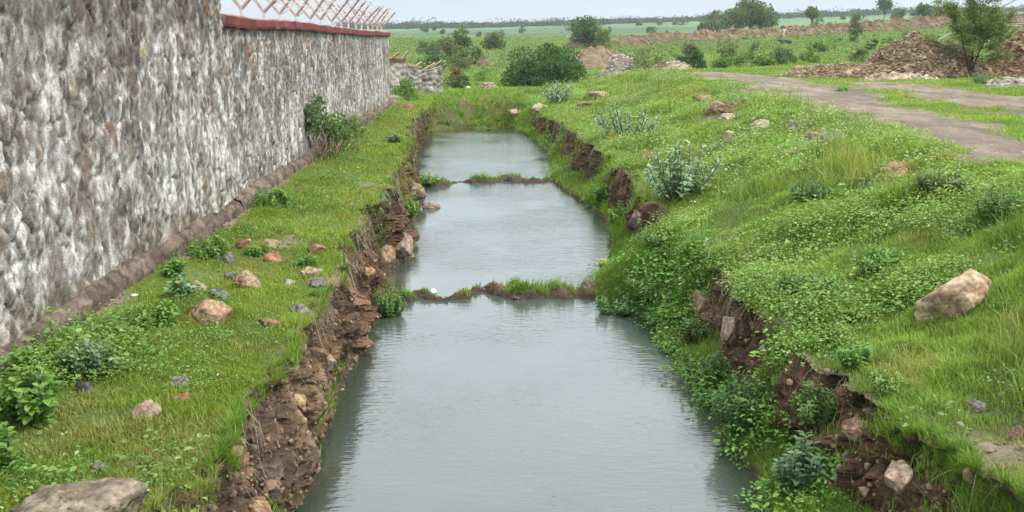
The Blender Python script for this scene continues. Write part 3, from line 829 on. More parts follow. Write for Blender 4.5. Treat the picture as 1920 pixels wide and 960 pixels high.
lw = thing('stone_wall', 'long lime smeared rubble wall with dark red coping and spiked fence on top', 'wall', (0, 0, 0))
link('masonry', wall_mesh('masonry', Y_STEP, Y_END, 0.85, 3.40, WX, 0.42, 300), M_WALL, lw)
# footing ledge of mud and stone
def footing(y0, y1, seed):
    yy = np.arange(y0, y1, 0.04); na = 14
    a = np.linspace(0, 1, na)
    gy = np.repeat(yy[:, None], na, 1)
    pr = np.array([[0.0, .25], [.04, .24], [.085, .22], [.12, .18], [.13, .12], [.14, .05], [.15, -.25]])
    tt = np.linspace(0, 1, len(pr))
    gx = WX + np.interp(a, tt, pr[:, 0])[None] + 0.020 * fbm(gy, a[None] * 2, scale=7, octaves=5, seed=seed, gain=.65)
    gzz = 1.0 + np.interp(a, tt, pr[:, 1])[None] * (0.95 + 0.2 * fbm(gy, gy * 0, scale=1.1, octaves=3, seed=seed + 1)) + 0.02 * fbm(gy, a[None] * 3, scale=4, seed=seed + 2)
    f1, f2, cid = worley(gx * 11, gy * 11, gzz * 11, seed=seed + 3)
    gx = gx + .028 * np.clip(f2 - f1, 0, .6)
    c = lerp3((.065, .048, .037), (.165, .125, .095), cid)
    c = c * (0.8 + .4 * np.clip(.5 + fbm(gy, gzz, scale=5, seed=seed + 5), 0, 1))[..., None]
    return mesh_np('footing', np.stack([gx, gy, gzz], -1), grid_quads(len(yy), na)[:, ::-1], None, c.reshape(-1, 3))
link('footing', footing(1.5, Y_STEP + .16, 230), M_ROCK, tw)
link('footing', footing(Y_STEP, Y_END, 240), M_ROCK, lw)
# red coping, slightly wavy
def coping():
    yy = np.concatenate([np.arange(Y_STEP + .01, Y_END + .05, .08)]); z0 = 3.385 + 0.018 * fbm(yy, yy * 0, scale=.5, seed=250) - .02 * sstep(18.5, 20, yy)
    prof = np.array([[.075, .0], [.085, .03], [.085, .125], [.06, .15], [-.2, .155], [-.46, .15], [-.47, .0], [.075, 0]])
    k = len(prof)
    n1 = 0.008 * fbm(yy[:, None], np.arange(k)[None] * 3.0, scale=3, octaves=3, seed=251)
    gx = WX + prof[None, :, 0] + n1; gzz = z0[:, None] + prof[None, :, 1] * (1 + .05 * fbm(yy, yy * 0, scale=2, seed=252))[:, None] + n1
    gx[:, -1] = gx[:, 0]; gzz[:, -1] = gzz[:, 0]
    gy = np.repeat(yy[:, None], k, 1)
    c = np.tile(np.array([.130, .026, .022]), (len(yy), k, 1))
    c[:, 4:6] = (.5, .48, .46); c[:, 3] = (.30, .20, .18)
    n = np.clip(fbm(gy, gzz * 5, scale=3, octaves=4, seed=253), 0, 1)
    c = lerp3(c, (.22, .085, .07), n * .6)
    q = grid_quads(len(yy), k)
    cap = [[0, i, i + 1] for i in range(1, k - 2)]; o = (len(yy) - 1) * k
    cap += [[o, o + i + 1, o + i] for i in range(1, k - 2)]
    return mesh_np('coping', np.stack([gx, gy, gzz], -1), q, cap, c.reshape(-1, 3), False)
link('coping', coping(), M_PAINT, lw)

# Y-shaped fence posts with wires on the coping
fence = thing('security_fence', 'row of rusty Y shaped posts with wires along the red coping', 'fence', (WX - .18, Y_STEP, 3.5))
ARM = 0.62
post_geo = Geo()
def l_bar(g, a, b, w, col):
    a, b = np.array(a, float), np.array(b, float)
    g.tube([a, (a + b) / 2, b], w, 4, col)
RC, GC = (.30, .215, .185), (.46, .43, .41)
l_bar(post_geo, (0, 0, -.03), (0, 0, .13), .026, GC)
post_geo.tube([(0, 0, .12), (-ARM * .37, 0, .12 + ARM * .46), (-ARM * .74, 0, .12 + ARM * .9)], .026, 4, RC)
post_geo.tube([(0, 0, .12), (ARM * .37, 0, .12 + ARM * .46), (ARM * .74, 0, .12 + ARM * .9)], .026, 4, RC)
post_geo.box((-.06, -.06, -.03), (.06, .06, -.012), GC)
for sx in (-1, 1):
    for f in (.35, .68, .96):
        post_geo.box((sx * ARM * .74 * f - .012, -.03, .12 + ARM * .9 * f - .012), (sx * ARM * .74 * f + .012, .03, .12 + ARM * .9 * f + .012), GC)
pm = post_geo.mesh('post', False)
py_ = np.arange(13.0, 34.5, 1.42)
rngf = np.random.default_rng(5)
first = None
for k, yv in enumerate(py_):
    if first is None:
        o = first = link('post', pm, M_METAL, fence)
    else:
        o = first.copy(); COL.objects.link(o); o.parent = fence
    o.location = (rngf.normal(0, .015), yv - Y_STEP, .035 + rngf.normal(0, .008))
    o.rotation_euler = (rngf.normal(0, .05), rngf.normal(0, .05), rngf.normal(0, .12))
for sx in (-1, 1):
    for f in (.35, .68, .96):
        g = Geo(); pts = []
        for k, yv in enumerate(py_):
            pts.append((sx * ARM * .74 * f, yv - Y_STEP, .155 + ARM * .9 * f))
            if k < len(py_) - 1: pts.append((sx * ARM * .74 * f + rngf.normal(0, .01), yv - Y_STEP + .71, .155 + ARM * .9 * f - .03 - abs(rngf.normal(0, .02))))
        g.tube(pts, .0055, 4, (.52, .49, .46))
        for q_ in range(len(pts) - 1):
            for s_ in (.2, .5, .8):
                c_ = np.array(pts[q_]) * (1 - s_) + np.array(pts[q_ + 1]) * s_
                for d_ in ((1, .3, 1), (-1, .3, 1)):
                    d_ = np.array(d_) * .022
                    g.tube([c_ - d_, c_ + d_], .0035, 3, (.48, .45, .42))
        link('wire', g.mesh('wire', False), M_METAL, fence)
# loose diagonal braces between the posts
for k in range(2, len(py_) - 1):
    g = Geo(); sx = 1
    g.tube([(sx * .02, py_[k] - Y_STEP + .05, .16), (sx * ARM * .4, py_[k] - Y_STEP + .7, .16 + ARM * .5), (sx * ARM * .7, py_[k + 1] - Y_STEP, .155 + ARM * .86)], .014, 4, (.36, .26, .22))
    link('brace', g.mesh('brace', False), M_METAL, fence)
g = Geo()
g.box((-.03, -.03, 0), (.03, .03, .62), (.16, .035, .03)); g.box((-.05, -.05, .0), (.05, .05, .012), (.16, .035, .03)); g.box((-.036, -.036, .62), (.036, .036, .64), (.18, .04, .03))
tag(link('steel_post', g.mesh('steel_post', False), M_METAL, None, (WX - .1, Y_STEP + .12, 3.53)), 'dark red steel post standing on coping against the tall wall end', 'post')

# ruined end of the wall, low stepped stubs
def stub(name, label, p0, p1, ztop0, ztop1, thick, seed, cope=None, arms=()):
    """a piece of broken wall from p0 to p1 (x, y)"""
    p0, p1 = np.array(p0), np.array(p1)
    t_ = thing(name, label, 'wall', (p0[0], p0[1], gz(*p0)), 0, 'broken wall pieces beyond the long wall')
    o0 = np.array([p0[0], p0[1], gz(*p0)])
    L = np.linalg.norm(p1 - p0); d = (p1 - p0) / L; nrm = np.array([d[1], -d[0]])
    nu, nv = max(8, int(L / .05)), 40
    uu, vv = np.meshgrid(np.linspace(0, 1, nu), np.linspace(0, 1, nv), indexing='ij')
    ztop = ztop0 + (ztop1 - ztop0) * uu + .05 * fbm(uu * L, uu * 0, scale=3, seed=seed)
    zz = .3 + (ztop - .3) * vv
    f1, f2, cid = worley(uu * L * 4, zz * 4.5, uu * 0 + .5, seed=seed + 1)
    dep = .06 * sstep(.05, .3, f2 - f1) + .03 * fbm(uu * L, zz, scale=6, seed=seed + 2)
    c = lerp3((.20, .175, .145), (.43, .405, .36), np.clip(cid * .6 + .4 * fbm(uu * L, zz * .5, scale=5, octaves=4, seed=seed + 3) + .25, 0, 1))
    g = Geo()
    for s in (1, -1):
        off = (dep + thick / 2) * s
        P = np.stack([p0[0] + d[0] * L * uu + nrm[0] * off, p0[1] + d[1] * L * uu + nrm[1] * off, zz], -1) - o0
        q = grid_quads(nu, nv)
        g.add(P.reshape(-1, 3), q if s > 0 else q[:, ::-1], None, c.reshape(-1, 3))
    F, B = np.arange(nu * nv).reshape(nu, nv), np.arange(nu * nv).reshape(nu, nv) + nu * nv
    def br(a, b): return np.stack([a[:-1], a[1:], b[1:], b[:-1]], 1)
    g.q.append(np.concatenate([br(F[:, -1], B[:, -1]), br(F[0], B[0]), br(F[-1], B[-1])]))
    link('masonry', g.mesh('masonry'), M_WALL, t_)
    if cope is not None:
        g = Geo(); k = 8
        pts = [np.array([p0[0] + d[0] * L * u, p0[1] + d[1] * L * u, ztop0 + (ztop1 - ztop0) * u + .05 + cope[1]]) - o0 for u in np.linspace(-.04, 1.04, k)]
        for a, b in zip(pts[:-1], pts[1:]):
            n3 = np.array([nrm[0], nrm[1], 0]) * (thick / 2 + .07); h3 = np.array([0, 0, .06])
            v = [a - n3 - h3, a + n3 - h3, a + n3 + h3, a - n3 + h3, b - n3 - h3, b + n3 - h3, b + n3 + h3, b - n3 + h3]
            g.add(v, [[0, 1, 5, 4], [1, 2, 6, 5], [2, 3, 7, 6], [3, 0, 4, 7], [0, 3, 2, 1], [4, 5, 6, 7]], None, cope[0])
        link('coping', g.mesh('coping', False), M_PAINT, t_)
    for (u, du, dz, col) in arms:
        g = Geo(); a = np.array([p0[0] + d[0] * L * u, p0[1] + d[1] * L * u - thick / 2, ztop0 + (ztop1 - ztop0) * u]) - o0
        g.tube([a, a + np.array([du * .5, 0, dz * .5]), a + np.array([du, 0, dz])], .05, 4, col)
        link('bracket', g.mesh('bracket', False), M_METAL, t_)
stub('broken_wall', 'short wall stub with dark red coping just past the long wall end', (-4.0, 41.6), (-3.30, 41.9), 2.42, 2.40, .4, 400, ((.19, .06, .045), 0), ((.1, .5, .34, (.33, .17, .11)), (.85, .3, .4, (.36, .27, .18))))
stub('broken_wall', 'middle broken wall stub with pale plain top', (-3.28, 43.2), (-2.75, 43.4), 2.20, 2.08, .4, 410, ((.34, .27, .19), 0), ((.6, .35, .22, (.36, .27, .18)),))
stub('broken_wall', 'widest broken wall stub sloping up to a jagged right end', (-2.73, 44.0), (-1.85, 44.3), 1.92, 2.18, .4, 420, None, ((.05, .62, .36, (.33, .25, .17)), (.5, .5, .34, (.33, .25, .17))))

# ------------------------------------------------------------------ rocks, heaps
def rock_mesh(dim, seed, col, col2, planes=13, rough=.10, sub=5, crack=0.03):
    rng = np.random.default_rng(seed)
    V, T = ico(sub)
    N = rand_dirs(planes, rng); D = rng.uniform(.62, 1.0, planes)
    dots = V @ N.T
    r = np.min(np.where(dots > .05, D[None] / np.maximum(dots, .05), 9), 1)
    r = np.minimum(r, 1.25)
    P = V * r[:, None]
    P = P * (1 + rough * fbm(P[:, 0], P[:, 1], P[:, 2], scale=2.2, octaves=5, seed=seed))[:, None]
    f1, f2, cid = worley(P[:, 0] * 2.2, P[:, 1] * 2.2, P[:, 2] * 2.2, seed=seed + 5)
    cr = sstep(.07, .0, f2 - f1)
    P = P * (1 - crack * cr)[:, None]
    t = np.clip(.5 + .9 * fbm(P[:, 0], P[:, 1], P[:, 2], scale=1.8, octaves=5, seed=seed + 7), 0, 1)
    c = lerp3(col, col2, t)
    c = lerp3(c, c * .45, cr * (crack > 0.01) * .7)
    c = c * (.62 + .5 * np.clip(.5 + fbm(P[:, 0], P[:, 1], P[:, 2], scale=5, octaves=4, seed=seed + 9), 0, 1))[:, None]
    P = P * np.asarray(dim)[None] * .5
    return mesh_np('rock', P, None, T, c)
TAN = ((.27, .185, .115), (.43, .32, .215)); GRY = ((.12, .105, .09), (.26, .235, .205)); BRN = ((.17, .105, .07), (.33, .215, .14)); RED = ((.23, .105, .06), (.38, .20, .115)); PAL = ((.30, .24, .18), (.47, .40, .31))
def rock(px, py, wpx, hpx_, cols, label, seed, name='rock', cat='rock', depth=None, tilt=0.0, rz=0.0, group=None, sink=.44, **kw):
    """px, py: foot of the rock in the photograph; wpx, hpx_: its size there"""
    p = pick(px, py)
    k = np.linalg.norm(p - CAM) / FPX
    w, h = wpx * k * .92, hpx_ * k
    dy = depth if depth else w * .8
    me = rock_mesh((w * 1.05, dy, h * 1.25), seed, cols[0], cols[1], **kw)
    o = link(name, me, M_ROCK, None, (p[0], p[1] + dy * .3, p[2] + h * (.5 - sink)))
    o.rotation_euler = (0, tilt, rz)
    return tag(o, label, cat, group)
rock(1797, 592, 116, 68, ((.32, .225, .14), (.50, .375, .255)), 'large tan cracked boulder lying in the grass of the right bank', 11, 'boulder', 'boulder', depth=.42, tilt=-.46, rz=.10, crack=.06, planes=8, rough=.07, sink=.24)
rock(112, 1000, 205, 92, ((.15, .115, .085), (.26, .205, .155)), 'big cracked lump of dry earth at the bottom corner by the wall side', 12, 'earth_clod', 'earth clod', depth=.55, crack=.09, rough=.17, planes=26, sink=.42)
rock(268, 785, 44, 46, ((.24, .17, .12), (.36, .265, .19)), 'upright brown stone alone on the open turf', 13, depth=.13)
rock(331, 728, 42, 30, GRY, 'grey stone with a dark edge just above a reddish stone', 14)
rock(341, 760, 34, 34, RED, 'small reddish stone half hidden by a weed below a grey stone', 15)
rock(395, 603, 78, 42, ((.27, .165, .10), (.40, .275, .175)), 'wide orange brown rock beside leafy weeds on the turf', 16, depth=.34)
rock(464, 540, 56, 34, ((.22, .14, .09), (.36, .25, .17)), 'rounded pitted brown rock next to a smaller dark one', 17, rough=.1)
rock(437, 528, 34, 26, GRY, 'small dark rock touching a rounded brown rock', 18)
rock(425, 494, 30, 28, GRY, 'smooth dark grey stone nearest the wall among weeds', 19)
rock(457, 468, 32, 24, RED, 'rusty red stone behind the smooth dark grey stone', 20)
rock(505, 465, 32, 26, ((.28, .20, .12), (.42, .32, .2)), 'ochre stone topmost of the scattered pile on the turf', 21)
rock(508, 492, 36, 24, RED, 'flat reddish wedge below the ochre stone', 22)
rock(590, 476, 36, 18, BRN, 'thin brown slab at the far end of the scattered pile', 23)
rock(580, 520, 50, 28, ((.28, .195, .12), (.42, .31, .21)), 'sandy brown stone nearest the water on the turf', 24)
rock(586, 540, 40, 22, GRY, 'flat grey stone in front of the sandy brown stone', 25)
rock(540, 536, 26, 14, PAL, 'small pale stone between two brown ones on the turf', 26)
rock(415, 564, 50, 26, ((.13, .13, .135), (.25, .25, .255)), 'bluish grey slab standing behind the wide orange rock', 27, tilt=.5)
rock(375, 545, 28, 22, PAL, 'pale stone beside the bluish shrub under the wall', 28)
rock(508, 612, 50, 20, BRN, 'low brown stone near the edge of the cut', 29)
rock(558, 590, 32, 22, GRY, 'grey brown triangular stone on the lip of the cut', 30, planes=7)
rock(182, 886, 34, 22, GRY, 'small grey stone in turf above the lump of dry earth', 31)
rock(155, 735, 34, 28, ((.06, .05, .045), (.13, .115, .1)), 'blackish stone among broad weeds by the wall', 32)
rock(80, 735, 30, 24, ((.06, .05, .045), (.13, .115, .1)), 'dark stone deepest in the broad weeds', 33)
rock(60, 790, 60, 30, ((.17, .13, .105), (.27, .22, .18)), 'long brown stone at the edge of the broad weeds', 34)
rock(137, 612, 34, 20, GRY, 'grey stone leaning on the muddy footing of the wall', 35)
rock(1348, 212, 52, 30, TAN, 'biggest tan rock of the outcrop below the track', 36, crack=.05)
rock(1372, 210, 40, 24, BRN, 'brown rock on the track side of the outcrop', 37)
rock(1362, 226, 34, 16, PAL, 'pale flat rock in front of the outcrop', 38)
rock(1320, 190, 40, 20, BRN, 'low brown rock on the far side of the outcrop', 39)
rock(1365, 272, 24, 36, ((.20, .145, .11), (.31, .235, .18)), 'upright dull brown clod standing below the outcrop', 40)
rock(1222, 300, 34, 20, ((.30, .20, .11), (.42, .30, .18)), 'orange stone beside the pale green shrub', 41)
rock(1495, 244, 44, 20, GRY, 'grey rock nearest the track edge', 42)
rock(1550, 272, 44, 24, GRY, 'dark grey clod in the bare patch below the track', 43)
rock(1500, 292, 50, 24, BRN, 'lumpy brown clod in the bare patch with a dark hollow', 44)
rock(1575, 262, 34, 18, PAL, 'pale clod at the end of the bare patch', 45)
rock(1520, 262, 40, 18, ((.2, .165, .14), (.3, .26, .22)), 'flat grey brown clod behind the lumpy brown clod', 46)
rock(1690, 330, 48, 30, ((.30, .16, .085), (.42, .27, .15)), 'orange clod of earth with reddish weeds on it', 47, rough=.12)
rock(1430, 245, 36, 22, ((.25, .19, .14), (.38, .31, .24)), 'rounded sandy clod on the bank near the outcrop', 48)
rock(1130, 185, 44, 20, TAN, 'tan rock on the bank crest beside whitish shrub', 49)
rock(1100, 198, 30, 12, BRN, 'thin brown rock on the slope near the bank crest', 50)
rock(1012, 205, 30, 16, ((.32, .24, .17), (.45, .36, .27)), 'small beige rock above the far end of the water', 51)
rock(968, 216, 34, 16, TAN, 'beige rock on the slope closing the trench', 52)
rock(770, 203, 24, 10, RED, 'orange slab in grass near the end of the wall', 53)
rock(1090, 262, 16, 12, PAL, 'tiny pale stone on the slope over the far pool', 54)
rock(808, 391, 42, 16, ((.16, .12, .095), (.27, .215, .17)), 'flat brown rock lying in the water near the far dam', 55, depth=.32)
rock(775, 372, 44, 26, ((.20, .15, .10), (.33, .27, .18)), 'mossy ledge rock over the water near the far dam', 56)
rock(752, 480, 46, 40, ((.19, .14, .105), (.32, .245, .185)), 'blocky rock at the tip of the earth spur', 57, depth=.7)
rock(722, 492, 40, 44, BRN, 'tall brown block behind the tip of the earth spur', 58)
rock(1322, 580, 48, 46, ((.22, .145, .095), (.37, .265, .175)), 'pale brown block set in the right cut above the water', 59, depth=.4)
rock(1372, 640, 46, 52, ((.22, .155, .115), (.34, .26, .2)), 'tall ribbed block of earth in the right cut', 60, depth=.3)
rock(1200, 418, 38, 30, ((.22, .16, .115), (.36, .275, .2)), 'stony block in the right cut below the pale shrub', 61, depth=.8)
rock(1262, 545, 30, 16, ((.07, .065, .06), (.14, .13, .12)), 'dark flat stone on the right waterside', 62)
rock(1310, 470, 22, 14, ((.07, .065, .07), (.14, .13, .13)), 'small dark stone in weeds above the near dam', 63)
rock(1838, 772, 40, 24, GRY, 'small grey stone in yellowish grass below the boulder', 64)
rock(1690, 925, 56, 40, ((.26, .18, .125), (.40, .31, .23)), 'pale crumbly block in the near right cut', 65, depth=.25)
rock(1612, 815, 40, 26, BRN, 'brown block under overhanging weeds in the near right cut', 66, depth=.2)
rock(1905, 825, 26, 30, BRN, 'brown stone at the picture edge in the grass', 67)
rock(1655, 558, 22, 14, ((.3, .19, .12), (.4, .28, .19)), 'tiny reddish stone between weeds left of the boulder', 68)
# stones set in the left cut
lr = np.random.default_rng(77)
for i, (yy_, zz_, s_, txt) in enumerate(((5.6, .35, .2, 'rusty block low in the nearest part of the left cut'), (7.0, .55, .14, 'orange stone under the turf lip of the left cut'), (8.3, .45, .17, 'sandy block in the middle of the left cut'), (11.4, .5, .2, 'blocky stone in the left cut beside the near dam'))):
    x_ = float(np.interp(yy_, YR, xwl)) * .6 + float(np.interp(yy_, YR, xll)) * .4
    c_ = [((.26, .15, .09), (.38, .24, .15)), ((.30, .20, .11), (.42, .31, .19)), ((.24, .18, .13), (.36, .28, .21)), ((.30, .17, .09), (.42, .27, .16))][i % 4]
    o = link('rock', rock_mesh((s_ * .8, s_ * 1.3, s_), 140 + i, *c_, crack=.05, rough=.1), M_ROCK, None, (x_ - .02, yy_, zz_))
    o.rotation_euler = (lr.normal(0, .3), lr.normal(0, .3), lr.normal(0, .5))
    tag(o, txt, 'rock')

def heap(name, label, cat, pts, height, width, cols, seed, stone=0.2, kind=None, group=None, res=.16, mat=None, nst=400, ripple=.25):
    """ridge of dumped earth along a polyline of (x, y, height factor), with loose stones on it"""
    rng = np.random.default_rng(seed)
    P = np.array(pts, float)
    sl = np.concatenate([[0], np.cumsum(np.linalg.norm(np.diff(P[:, :2], axis=0), axis=1))])
    L = sl[-1]; nu = int(max(20, L / res)); nv = int(max(16, 2 * width / res))
    t = np.linspace(0, L, nu)
    cx, cy, hf = [np.interp(t, sl, P[:, i]) for i in range(3)]
    hf = hf * sstep(0, width * .6, t) * sstep(0, width * .6, L - t)
    tx, ty = np.gradient(cx), np.gradient(cy); ln = np.hypot(tx, ty); nx, ny = ty / ln, -tx / ln
    s = np.linspace(-1.15, 1.15, nv)[None]
    wl_ = width * (.55 + .45 * hf)[:, None]
    gx = cx[:, None] + nx[:, None] * s * wl_; gy = cy[:, None] + ny[:, None] * s * wl_
    prof = np.clip(1 - np.abs(s) ** 1.35, -.15, 1)
    hh = height * hf[:, None] * prof * (1 + ripple * fbm(gx, gy, scale=.9 / max(1, height * .6), octaves=4, seed=seed))
    f1, f2, cid = worley(gx / stone / 1.6, gy / stone / 1.6, hh / stone / 1.6, seed=seed + 3)
    hh = hh + stone * .55 * np.clip((f2 - f1), 0, .7) * sstep(-.1, .15, prof) + stone * .3 * fbm(gx, gy, scale=1 / stone, seed=seed + 4)
    g0 = np.array([[gz(a, b) for a, b in zip(r1, r2)] for r1, r2 in zip(gx, gy)])
    zz = g0 + hh - .1 * (prof < .02)
    tt = np.clip(.5 + .6 * fbm(gx, gy, zz, scale=.7 / max(1, height * .5), octaves=4, seed=seed + 5) + .35 * (cid - .5), 0, 1)
    c = lerp3(cols[0], cols[1], tt)
    c = lerp3(c, cols[2], (cid > .8) * .7)
    V = [np.stack([gx, gy, zz], -1).reshape(-1, 3)]; Q = grid_quads(nu, nv)
    iu, iv = rng.integers(1, nu - 1, nst), rng.integers(2, nv - 2, nst)
    Vb, Tb = ico(1); nvb = len(Vb)
    sz = stone * rng.lognormal(-.7, .45, nst)
    vs_ = Vb[None] * rng.uniform(.6, 1.25, (nst, nvb, 1)) * np.stack([rng.uniform(.7, 1.3, nst), rng.uniform(.7, 1.3, nst), rng.uniform(.5, .9, nst)], 1)[:, None] * sz[:, None, None]
    vs_ = vs_ + np.stack([gx[iu, iv], gy[iu, iv], zz[iu, iv]], 1)[:, None]
    cs = lerp3(cols[1], cols[2], rng.uniform(0, 1, nst)) * rng.uniform(.6, 1.2, (nst, 1))
    T = (Tb[None] + (np.arange(nst) * nvb)[:, None, None] + nu * nv).reshape(-1, 3)
    allv = np.concatenate([V[0], vs_.reshape(-1, 3)]); allc = np.concatenate([c.reshape(-1, 3), np.repeat(cs, nvb, 0)])
    org = np.array([cx[nu // 2], cy[nu // 2], g0[nu // 2, nv // 2]])
    o = link(name, mesh_np(name, allv - org, Q, T, allc, False), mat or M_RUBBLE, None, org)
    return tag(o, label, cat, group, kind)
def A(px, dist, hf=1.0):
    p = at_dist(px, dist); return (p[0], p[1], hf)
RUB = ((.062, .044, .029), (.165, .110, .066), (.31, .235, .155)); REDE = ((.090, .060, .038), (.165, .108, .064), (.235, .175, .115)); TANE = ((.135, .098, .060), (.21, .152, .095), (.28, .215, .145)); GRE = ((.17, .14, .12), (.28, .24, .2), (.4, .36, .31))
heap('rubble_heap', 'tall stony brown rubble heap behind the young thorn tree', 'rubble heap', [A(1625, 35.5, .25), A(1660, 35.6, .72), A(1700, 36, 1.0), A(1745, 36.5, 1.1), A(1790, 37, .95), A(1835, 37, .75), A(1870, 36.8, .45)], 1.28, 2.0, RUB, 500, .10, res=.055, nst=4500)
heap('rubble_heap', 'long low rubble heap running along the far side of the track', 'rubble heap', [A(1490, 39, .2), A(1530, 37.5, .8), A(1590, 36, 1), A(1640, 35, .95), A(1680, 34.2, .5)], .5, 1.3, RUB, 510, .09, res=.055, nst=2600)
heap('rubble_heap', 'reddish rubble heap cut by the picture edge beyond the thorn tree', 'rubble heap', [A(1860, 36, .35), A(1895, 36.3, .85), A(1940, 36.6, 1.1), A(2010, 37, 1), A(2100, 37, .4)], 1.45, 2.0, ((.095, .055, .034), (.215, .128, .072), (.33, .24, .155)), 520, .10, res=.055, nst=3500)
heap('soil_heap', 'smooth tan soil heap in front of the round far tree', 'soil heap', [A(1055, 82, .3), A(1085, 81, .9), A(1115, 80, 1), A(1150, 80, .75), A(1195, 80, .3)], 1.75, 2.6, TANE, 530, .12, res=.1, nst=350, ripple=.45)
heap('soil_heap', 'grey heap with tilted slabs right of the dark bush', 'soil heap', [A(1125, 66, .35), A(1155, 66, .9), A(1180, 66, .8), A(1205, 66, .3)], 1.25, 1.1, GRE, 540, .22, res=.08, nst=120)
heap('soil_heap', 'low brown soil heap beyond the end of the track', 'soil heap', [A(1195, 52, .4), A(1230, 51, 1), A(1270, 50, .9), A(1300, 49, .3)], .55, 1.0, ((.2, .15, .11), (.3, .23, .17), (.36, .3, .23)), 550, .14, res=.07, nst=150)
heap('soil_heap', 'small pale brown heap left of the dark bush', 'soil heap', [A(893, 50, .4), A(915, 50, 1), A(940, 50, .5)], .42, .8, ((.2, .14, .10), (.3, .22, .16), (.36, .3, .23)), 560, .12, res=.06, nst=100)
heap('soil_heap', 'reddish heap beside the far bushes on the valley floor', 'soil heap', [A(888, 92, .3), A(905, 92, 1), A(925, 92, .5)], .9, 1.0, REDE, 570, .14, res=.1, nst=80)
heap('earth_bank', None, None, [A(1060, 150, .5), A(1150, 160, .75), A(1250, 168, .95), A(1350, 170, .95), A(1450, 172, .9), A(1550, 172, .95), A(1640, 174, 1.15), A(1720, 176, 1.2), A(1860, 180, 1.3), A(1990, 184, 1.2), A(2150, 190, .9)], 1.75, 2.8, REDE, 580, .28, 'structure', res=.3, nst=2500, ripple=.35)
heap('stone_pile', 'flat pale stones at the foot of the tall rubble heap', 'stone pile', [A(1625, 33.2, .4), A(1670, 33, 1), A(1720, 33, .8), A(1765, 33, .4)], .22, .5, ((.27, .2, .14), (.38, .3, .22), (.45, .37, .29)), 590, .14, res=.05, nst=60)
heap('stone_pile', 'grey clods at the picture edge under the thorn tree', 'stone pile', [A(1860, 29, .4), A(1895, 28.5, 1), A(1950, 28, .8)], .26, .55, ((.17, .14, .11), (.27, .23, .19), (.34, .3, .25)), 600, .13, res=.05, nst=90)
# litter of rubble along the dams
def dam_stones(name, label, yc, x0, x1, n, seed, zc):
    rng = np.random.default_rng(seed); g = Geo(); Vb, Tb = ico(2)
    return None

# ------------------------------------------------------------------ plants and trees
def crown(centers, radii, n, size, cols, rng, squash=.8, gap=.0, org=None):
    """leaf clumps spread through and over the volume of a few lobes"""
    centers = np.asarray(centers, float); radii = np.asarray(radii, float)
    w = radii ** 2; k = rng.choice(len(centers), n, p=w / w.sum())
    d = rand_dirs(n, rng)
    r = radii[k] * (rng.uniform(0, 1, n) ** .35)
    pos = centers[k] + d * r[:, None] * np.array([1, 1, squash])
    lump = fbm(pos[:, 0], pos[:, 1], pos[:, 2], scale=1.6 / radii.mean(), octaves=3, seed=int(rng.integers(1e6)))
    keep = lump > gap - .45
    pos, d, lump, k = pos[keep], d[keep], lump[keep], k[keep]; n = len(pos)
    dd = unit(d + rng.normal(0, .6, (n, 3)) + np.array([0, 0, .1]))
    nn = unit(d * .8 + rng.normal(0, .6, (n, 3)) + np.array([0, 0, .7]))
    L = size * rng.uniform(.6, 1.4, n)
    v, q = leaves(pos, dd, nn, L, L * rng.uniform(.45, .75, n))
    t = np.clip(.5 + .5 * lump + rng.normal(0, .22, n), 0, 1)
    c = lerp3(cols[0], cols[1], t) * rng.uniform(.8, 1.2, (n, 1))
    return v, q, np.repeat(c, 6, 0)

def tree(name, label, cat, px, dist, top, base, wpx, cols, seed, n=3000, leaf=.12, lobes=9, trunk=.3, group=None, bark=(.085, .065, .05), squash=.85, gap=.0, skirt=0.25):
    rng = np.random.default_rng(seed)
    p = at_dist(px, dist)
    ztop = 3.2 + (78 - top) / FPX * dist
    H = max(ztop - p[2], .4); W = 1.22 * wpx / FPX * dist; H *= 1.06
    T_ = thing(name, label, cat, p, 0, group)
    cz0 = H * skirt
    cs, rs = [], []
    for i in range(lobes):
        a = rng.uniform(0, 6.28); f = np.sqrt(rng.uniform(0, 1)); zz = rng.uniform(0, 1) if (skirt > .13 or i % 2) else rng.uniform(0, .25)
        env = np.sqrt(max(.15, 1 - (zz * 1.05 - .35) ** 2 * 1.5))
        r = min(W, H) * rng.uniform(.20, .33)
        R = max(W * .5 * env - r * .8, 0)
        cs.append([R * f * np.cos(a), R * f * np.sin(a), cz0 + r * .7 + zz * max(H - cz0 - 1.6 * r, .05)]); rs.append(r)
    cs.append([0, 0, H - min(W, H) * .24]); rs.append(min(W, H) * .24)
    v, q, c = crown(cs, rs, n, leaf, cols, rng, squash, gap)
    link('crown', mesh_np('crown', v, q, None, c), M_LEAF, T_)
    g = Geo(); tr = trunk * H * .09
    bend = rng.normal(0, .05 * H, 2)
    mid = np.array([bend[0], bend[1], H * .45])
    g.tube([(0, 0, -.1), (bend[0] * .4, bend[1] * .4, H * .2), mid], [tr * 1.2, tr, tr * .75], 7, bark)
    for cc in cs[:8]:
        cc = np.array(cc)
        st = mid * rng.uniform(.45, 1.0)
        g.tube([st, (st + cc) / 2 + rng.normal(0, .04 * H, 3), cc], [tr * .6, tr * .4, tr * .12], 5, bark)
    link('trunk', g.mesh('trunk'), M_BARK, T_)
    return T_
G_MID = ((.045, .088, .018), (.125, .180, .038)); G_DK = ((.024, .070, .016), (.070, .150, .032)); G_YEL = ((.075, .125, .022), (.165, .215, .042)); G_OLV = ((.075, .110, .040), (.150, .190, .070)); G_BLU = ((.065, .115, .055), (.14, .205, .095)); G_LT = ((.075, .16, .032), (.165, .275, .06))
